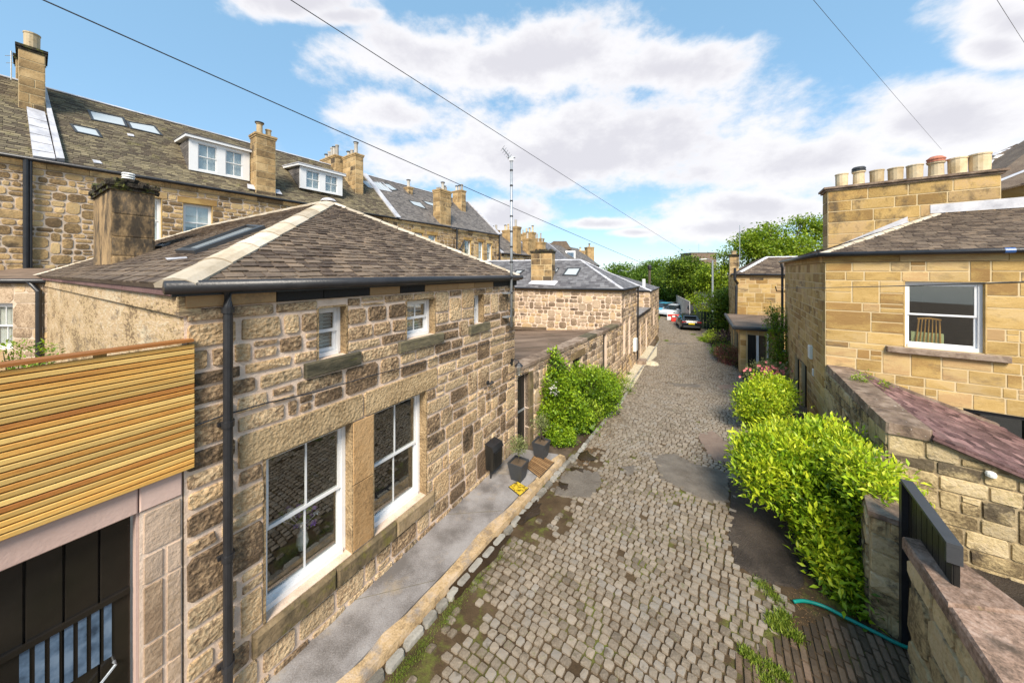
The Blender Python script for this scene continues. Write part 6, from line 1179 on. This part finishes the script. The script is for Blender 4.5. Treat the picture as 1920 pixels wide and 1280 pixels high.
# ================================================================== THE END OF THE LANE: trees, cars, post, hoarding
def lane_tree(label, px, pyc, z, r_, rz_, m_, n=13000, size=.26, extra=()):
    c = W(px, pyc, z); base = V(c.x+.3, c.y, g(z)); bl = [(c.x, c.y, c.z, r_, r_, rz_)]
    for _ in range(7): a = rnd.uniform(0, 6.28); bl.append((c.x+math.cos(a)*r_*.65, c.y+math.sin(a)*r_*.5, c.z+rnd.uniform(-.5, .55)*rz_, r_*rnd.uniform(.35, .55), r_*.45, rz_*rnd.uniform(.3, .5)))
    for (ex_, ey_, er) in extra: q = W(ex_, ey_, z); bl.append((q.x, q.y, q.z, er, er, er*.8))
    tree(label, base, c.z-base.z+rz_, bl, m_, size, n, tr=.18+r_*.03)
lane_tree('dense deep green tree left of the utility pole', 1168, 528, 62, 5.6, 3.4, M_TREE3, 12000, .42, [(1150, 520, 2.2), (1195, 518, 2.5)])
lane_tree('round mid green tree just right of the utility pole', 1237, 545, 52, 4.2, 4.6, M_TREE3, 13000, .36, [(1215, 520, 1.8), (1250, 575, 2)])
lane_tree('broad mid green tree leaning over the pale hoarding', 1278, 517, 44, 2.7, 2.7, M_TREE1, 12000, .30, [(1275, 500, 1.2), (1302, 562, .9), (1296, 540, 1.4), (1306, 512, 1.0)])
lane_tree('lime green tree behind the lamp post', 1345, 535, 39, 2.4, 3.0, M_TREE2, 13000, .25, [(1360, 478, .9), (1322, 520, 1.1), (1318, 585, .9), (1350, 575, 1.3), (1308, 560, 1), (1358, 500, .8)])
lane_tree('mid green small tree beside the smaller golden house', 1368, 585, 30, 1.5, 2.2, M_TREE1, 7000, .2, [(1352, 610, .9), (1372, 550, 1.0)])
lane_tree('large lime green tree crown behind the golden houses', 1470, 470, 36, 4.8, 3.0, M_TREE2, 17000, .30, [(1410, 450, 1.3), (1440, 425, 1.0), (1530, 430, 1.8), (1500, 415, .9), (1545, 425, 1.3)])
lane_tree('far hazy green tree closing the end of the lane', 1225, 510, 95, 5, 3.2, M_TREE3, 6000, .6)
lp = thing('lamp_post', 'tall grey street lamp with a single left pointing arm', 'street lamp', G(1336, 606)); b_ = G(1336, 606); tp = V(b_.x, b_.y, H+22*b_.y/F)
MB().tube([b_, b_+UP*1.3, b_+UP*1.35, tp], [.17, .17, .11, .085], 12).build('pole', M_GALV, lp, sm=False); MB().tube([tp-UP*.05, tp+V(-.5, -.1, .12), tp+V(-.9, -.2, .12)], .04, 8).build('arm', M_GALV, lp); MB().box(tp+V(-1.2, -.25, .12), V(.35, .05, .03), V(-.02, .11, 0), V(0, 0, .045)).build('lamp_head', M_PLASTW, lp)
up = thing('utility_pole', 'dark wooden utility pole with a capped top where the wires end', 'pole', W(1217, 545, 31)*1); b_ = W(1217, 620, 31); b_.z = g(31); tp1 = W(1218, 497, 31); MB().tube([b_, tp1], [.16, .11], 9).build('shaft', M_BARK, up); MB().lathe(tp1-UP*.45, [(.16, 0), (.18, .1), (.18, .35), (.08, .5)], 9).build('terminal_box', M_BLACK, up); MB().tube([tp1+V(-.25, 0, -.2), tp1+V(.25, 0, -.2)], .03, 5).build('crossarm', M_BLACK, up)
def wire(a, b, label, r=.012, ext=.35, sag=.15):
    b2 = a+(b-a)*(1+ext); pts = [a.lerp(b2, k/24)-UP*(sag*math.sin(math.pi*k/24)) for k in range(25)]; MB().tube(pts, r, 5).build('overhead_wire', M_BLACK, None, label=label, cat='wire', loc=a)
wire(tp1+V(0, 0, -.1), W(105, 0, 6), 'long black overhead wire from the upper left down to the utility pole', .014); wire(W(1297, 480, 34), W(556, 0, 6), 'thin overhead wire slanting from top centre to the far trees', .009, sag=.1)
wire(W(1765, 280, 10.6), W(1526, 0, 4.6), 'faint wire running down to the eight pot chimney', .003, sag=.02, ext=.2); wire(W(1960, 140, 9), W(1870, 0, 4.6), 'faint wire at the top right corner of the sky', .003, sag=.02, ext=.2)
wire(at(FRl, .05, 4.1, .42), W(1921, 524, 3.0), 'black cable crossing in front of the golden house window', .008, ext=.2, sag=.05)
hoa = thing('hoarding', 'pale panelled hoarding beside the parked cars', 'fence', G(1293, 600)); h0, h1_ = V(19.0, 34.2, 0), V(22.7, 44.2, 0)
M_CREAM = mat('cream_panel', [(.50,.46,.40),(.62,.58,.52)], scale=2, nk=.5, tk=.4, bump=.05)
for k in range(8): p_, q_ = h0.lerp(h1_, k/8), h0.lerp(h1_, (k+.97)/8); MB().box((p_+q_)/2+UP*(.5), (q_-p_)/2, V(.03, 0, 0), UP*1.25, tones()).build('panel', M_CREAM, hoa)
sg = thing('round_sign', 'round dark sign disc on a thin post under the leaning tree', 'sign', G(1294, 607)); b_ = G(1294, 607); b_.z = g(b_.y); MB().tube([b_, b_+UP*2.0], .03, 6).build('post', M_GALV, sg); MB().tube([b_+V(0, -.04, 1.75), b_+V(0, -.08, 1.75)], .33, 16).build('disc', M_DGREY, sg)
M_GREENF = mat('dark_green_board', [(.015,.03,.018),(.04,.06,.035)], scale=3, nk=.6, tk=.5, bump=.1)
gf = thing('green_fence', 'dark green board fence behind the parked black car', 'fence', V(19, 32, -.7)); 
for k in range(16): MB().box(V(18.6+k*.26, 31.9-k*.10, .15), V(.12, -.045, 0), V(.01, .02, 0), UP*.85, tones()).build('board', M_GREENF, gf)
M_REDP = principled('red_barrier_plastic', (.65, .04, .03), .5)
for k, x in enumerate((1258, 1266, 1276)):
    c = G(x, 600+k*2.6); t = thing('road_barrier', ['farthest red and white plastic barrier near the parked cars', 'middle red plastic barrier of the three by the hoarding', 'nearest red plastic barrier, closest to the black car'][k], 'barrier', c, 'plastic barriers beside the hoarding')
    pr = [(-.22, 0), (.22, 0), (.2, .25), (.12, .35), (.09, .8), (-.09, .8), (-.12, .35), (-.2, .25)]; MB().prism([c+V(-.45, a*.4, z) for a, z in pr], V(.9, 0, 0)).build('body', M_PLASTW if k == 0 else M_REDP, t); MB().box(c+V(0, -.1, .6), V(.4, 0, 0), V(0, .03, 0), V(0, 0, .1)).build('stripe', M_REDP if k == 0 else M_PLASTW, t)
def car(name, label, pos, head, paint, plate=True, L=4.4, Wd=1.8, group=None, hgt=1.45):
    """lofted body over real sections, glasshouse, four wheels, lamps, plate"""
    r = thing(name, label, 'car', pos, group); h = Vector((head[0], head[1], 0)).normalized(); s = V(h.y, -h.x, 0); P0 = Vector(pos)
    pt = lambda x, y, z: P0+h*x+s*y+UP*z
    st = [(-2.2, .78, .42, .78), (-2.12, .84, .30, .98), (-1.6, .9, .22, 1.02), (-.8, .9, .2, .98), (.4, .9, .2, .96), (1.2, .89, .22, .90), (1.9, .84, .28, .76), (2.2, .70, .38, .62)]; sc = L/4.4
    P = []; 
    for x, w_, zb, zt_ in st:
        w_ *= Wd/1.8; P += [pt(x*sc, -w_*.9, zb), pt(x*sc, -w_, zb+.12), pt(x*sc, -w_, (zb+zt_)/2), pt(x*sc, -w_*.93, zt_-.03), pt(x*sc, -w_*.6, zt_), pt(x*sc, w_*.6, zt_), pt(x*sc, w_*.93, zt_-.03), pt(x*sc, w_, (zb+zt_)/2), pt(x*sc, w_, zb+.12), pt(x*sc, w_*.9, zb)]
    fs = []
    for i in range(len(st)-1):
        for k in range(10): j = (k+1) % 10; fs.append((i*10+k, i*10+j, (i+1)*10+j, (i+1)*10+k))
    fs += [tuple(range(9, -1, -1)), tuple(range(70, 80))]; MB().add(P, fs).build('body', paint, r)
    ca = [(-1.95, .99, .74), (-1.35, hgt-.03, .58), (-.4, hgt, .60), (.35, hgt-.06, .58), (1.15, .95, .74)]; P = []
    for x, z, w_ in ca: P += [pt(x*sc, -w_*Wd/1.8, z), pt(x*sc, w_*Wd/1.8, z)]
    lo = [pt(x*sc, sg_*.80*Wd/1.8, .93) for x in (-1.95, 1.15) for sg_ in (-1, 1)]
    g1 = MB().add(P+lo, [(0, 2, 3, 1), (6, 8, 9, 7), (0, 10, 12, 8, 6, 4, 2), (1, 3, 5, 7, 9, 13, 11), (0, 1, 11, 10), (8, 12, 13, 9)]).build('glasshouse', M_CARG, r)
    rf = [pt(x*sc, sg_*(w_+.01)*Wd/1.8, z+.012) for x, z, w_ in ca[1:4] for sg_ in (-1, 1)]; MB().add(rf+[p+UP*.03 for p in rf], [(0, 2, 3, 1), (2, 4, 5, 3), (6, 7, 9, 8), (8, 9, 11, 10), (0, 1, 7, 6), (4, 10, 11, 5), (0, 6, 8, 2), (2, 8, 10, 4), (1, 3, 9, 7), (3, 5, 11, 9)]).build('roof', paint, r)
    for x in (-1.35, 1.35):
        for y in (-1, 1):
            c = pt(x*sc, y*(Wd/2-.12), .32); w_ = MB().tube([c-s*.11, c+s*.11], .32, 16).build('wheel', M_RUBBER, r); MB().tube([c+s*y*.112, c+s*y*.12], .2, 12).build('rim', M_GALV, w_)
    for y in (-1, 1):
        MB().box(pt(-2.13*sc, y*.62*Wd/1.8, .84), h*.05, s*.2, UP*.07).build('tail_light', M_REDG, r); MB().box(pt(2.08*sc, y*.6, .62), h*.08, s*.16, UP*.07).build('headlight', M_PLASTW, r)
    if plate: MB().box(pt(-2.205*sc, 0, .70), h*.02, s*.26, UP*.06).build('number_plate', M_YPL, r)
    MB().box(pt(-2.17*sc, 0, .42), h*.06, s*.7, UP*.07).build('bumper', M_DGREY, r); MB().box(pt(-1.7*sc, 0, hgt-.12), h*.18, s*.5, UP*.012).build('rear_spoiler', paint, r)
    for y in (-1, 1): MB().box(pt(.75*sc, y*(Wd/2+.05), 1.0), h*.06, s*.1, UP*.07).build('mirror', paint, r)
    return r
M_CARG = principled('car_glass', (.02, .025, .03), .05, 0, .8); M_REDG = principled('red_lens', (.25, .01, .015), .2); M_YPL = principled('yellow_plate', (.75, .55, .02), .5)
M_CBLK = principled('black_car_paint', (.018, .02, .026), .15, .3, .7); M_CWH = principled('white_car_paint', (.62, .66, .70), .2, 0, .6); M_CBL = principled('light_blue_car_paint', (.10, .42, .62), .2, .1, .6); M_CSI = principled('silver_car_paint', (.40, .42, .44), .25, .5, .6)
cp = G(1297, 620); car('parked_car', 'black hatchback with yellow rear plate parked at the end of the lane', V(cp.x+.6, cp.y+1.8, g(cp.y)), (.34, .94), M_CBLK, Wd=1.8, L=4.3)
for k, (px, py, m_, z, lb_) in enumerate(((1228, 589, M_CBL, 47, 'light blue car at the left end of the parked row'), (1240, 583, M_CWH, 52, 'white car second from left in the parked row'), (1245, 592, M_CBL, 43.5, 'light blue car in the middle of the parked row'), (1256, 590, M_CSI, 44, 'silver car right of the blue car in the parked row'), (1264, 594, M_CWH, 41, 'white car nearest the hoarding in the parked row'), (1232, 577, M_CWH, 60, 'distant white van-like car behind the parked row'))):
    p = W(px, py, z); p.z = g(z); car('parked_car', lb_, p, (-.85, -.5), m_, plate=False, group='cars in the car park beyond the lane')
ys = thing('far_building', 'small tan building with brown shutters glimpsed between the trees', 'building', V(28, 58, 0)); 
MB().box(V(30.6, 61, .6), V(4.2, -.6, 0), V(.6, 3, 0), V(0, 0, 1.5)).build('wall', M_ASH, ys)
for x in (27.4, 29.6): MB().box(V(x, 58.35-(x-27)*.14, .9), V(.5, -.07, 0), V(0, .1, 0), V(0, 0, .6)).build('window', M_BRICKP, ys)
MB().prism([V(26, 57.8, 2.12), V(35.2, 56.6, 2.12), V(35.8, 64, 2.5), V(27, 64.8, 2.5)], UP*.2).build('roof', M_FELT, ys)
tw = thing('brick_block', 'plain brown flat topped building rising above the trees at the end of the lane', 'building', V(54, 92, 0)); M_BRF = mat('brown_roughcast', [(.16,.115,.085),(.22,.16,.12)], scale=.5, nk=.6, vt=False, bump=.2)
q = W(1320, 480, 92); MB().box(V(q.x, q.y+3, 5), V(3.6, 0, 0), V(0, 3, 0), V(0, 0, 5.3)).build('wall', M_BRF, tw); MB().box(V(q.x, q.y+3, 10.4), V(3.75, 0, 0), V(0, 3.1, 0), V(0, 0, .1)).build('roof_edge', M_BRICKP, tw); MB().tube([V(q.x-.3, q.y+2, 10.5), V(q.x-.3, q.y+2, 13.2)], .05, 5).build('mast', M_GALV, tw)
wh = thing('white_building', 'low white building between tree trunks behind the green fence', 'building', V(22, 40, 0)); MB().box(V(26.5, 40.5, .9), V(2.6, -1, 0), V(.5, 1.5, 0), V(0, 0, 1.7)).build('wall', M_WHITE, wh); MB().box(V(26.5, 40.5, 2.65), V(2.8, -1.05, 0), V(.6, 1.7, 0), V(0, 0, .08)).build('roof', M_DGREY, wh)
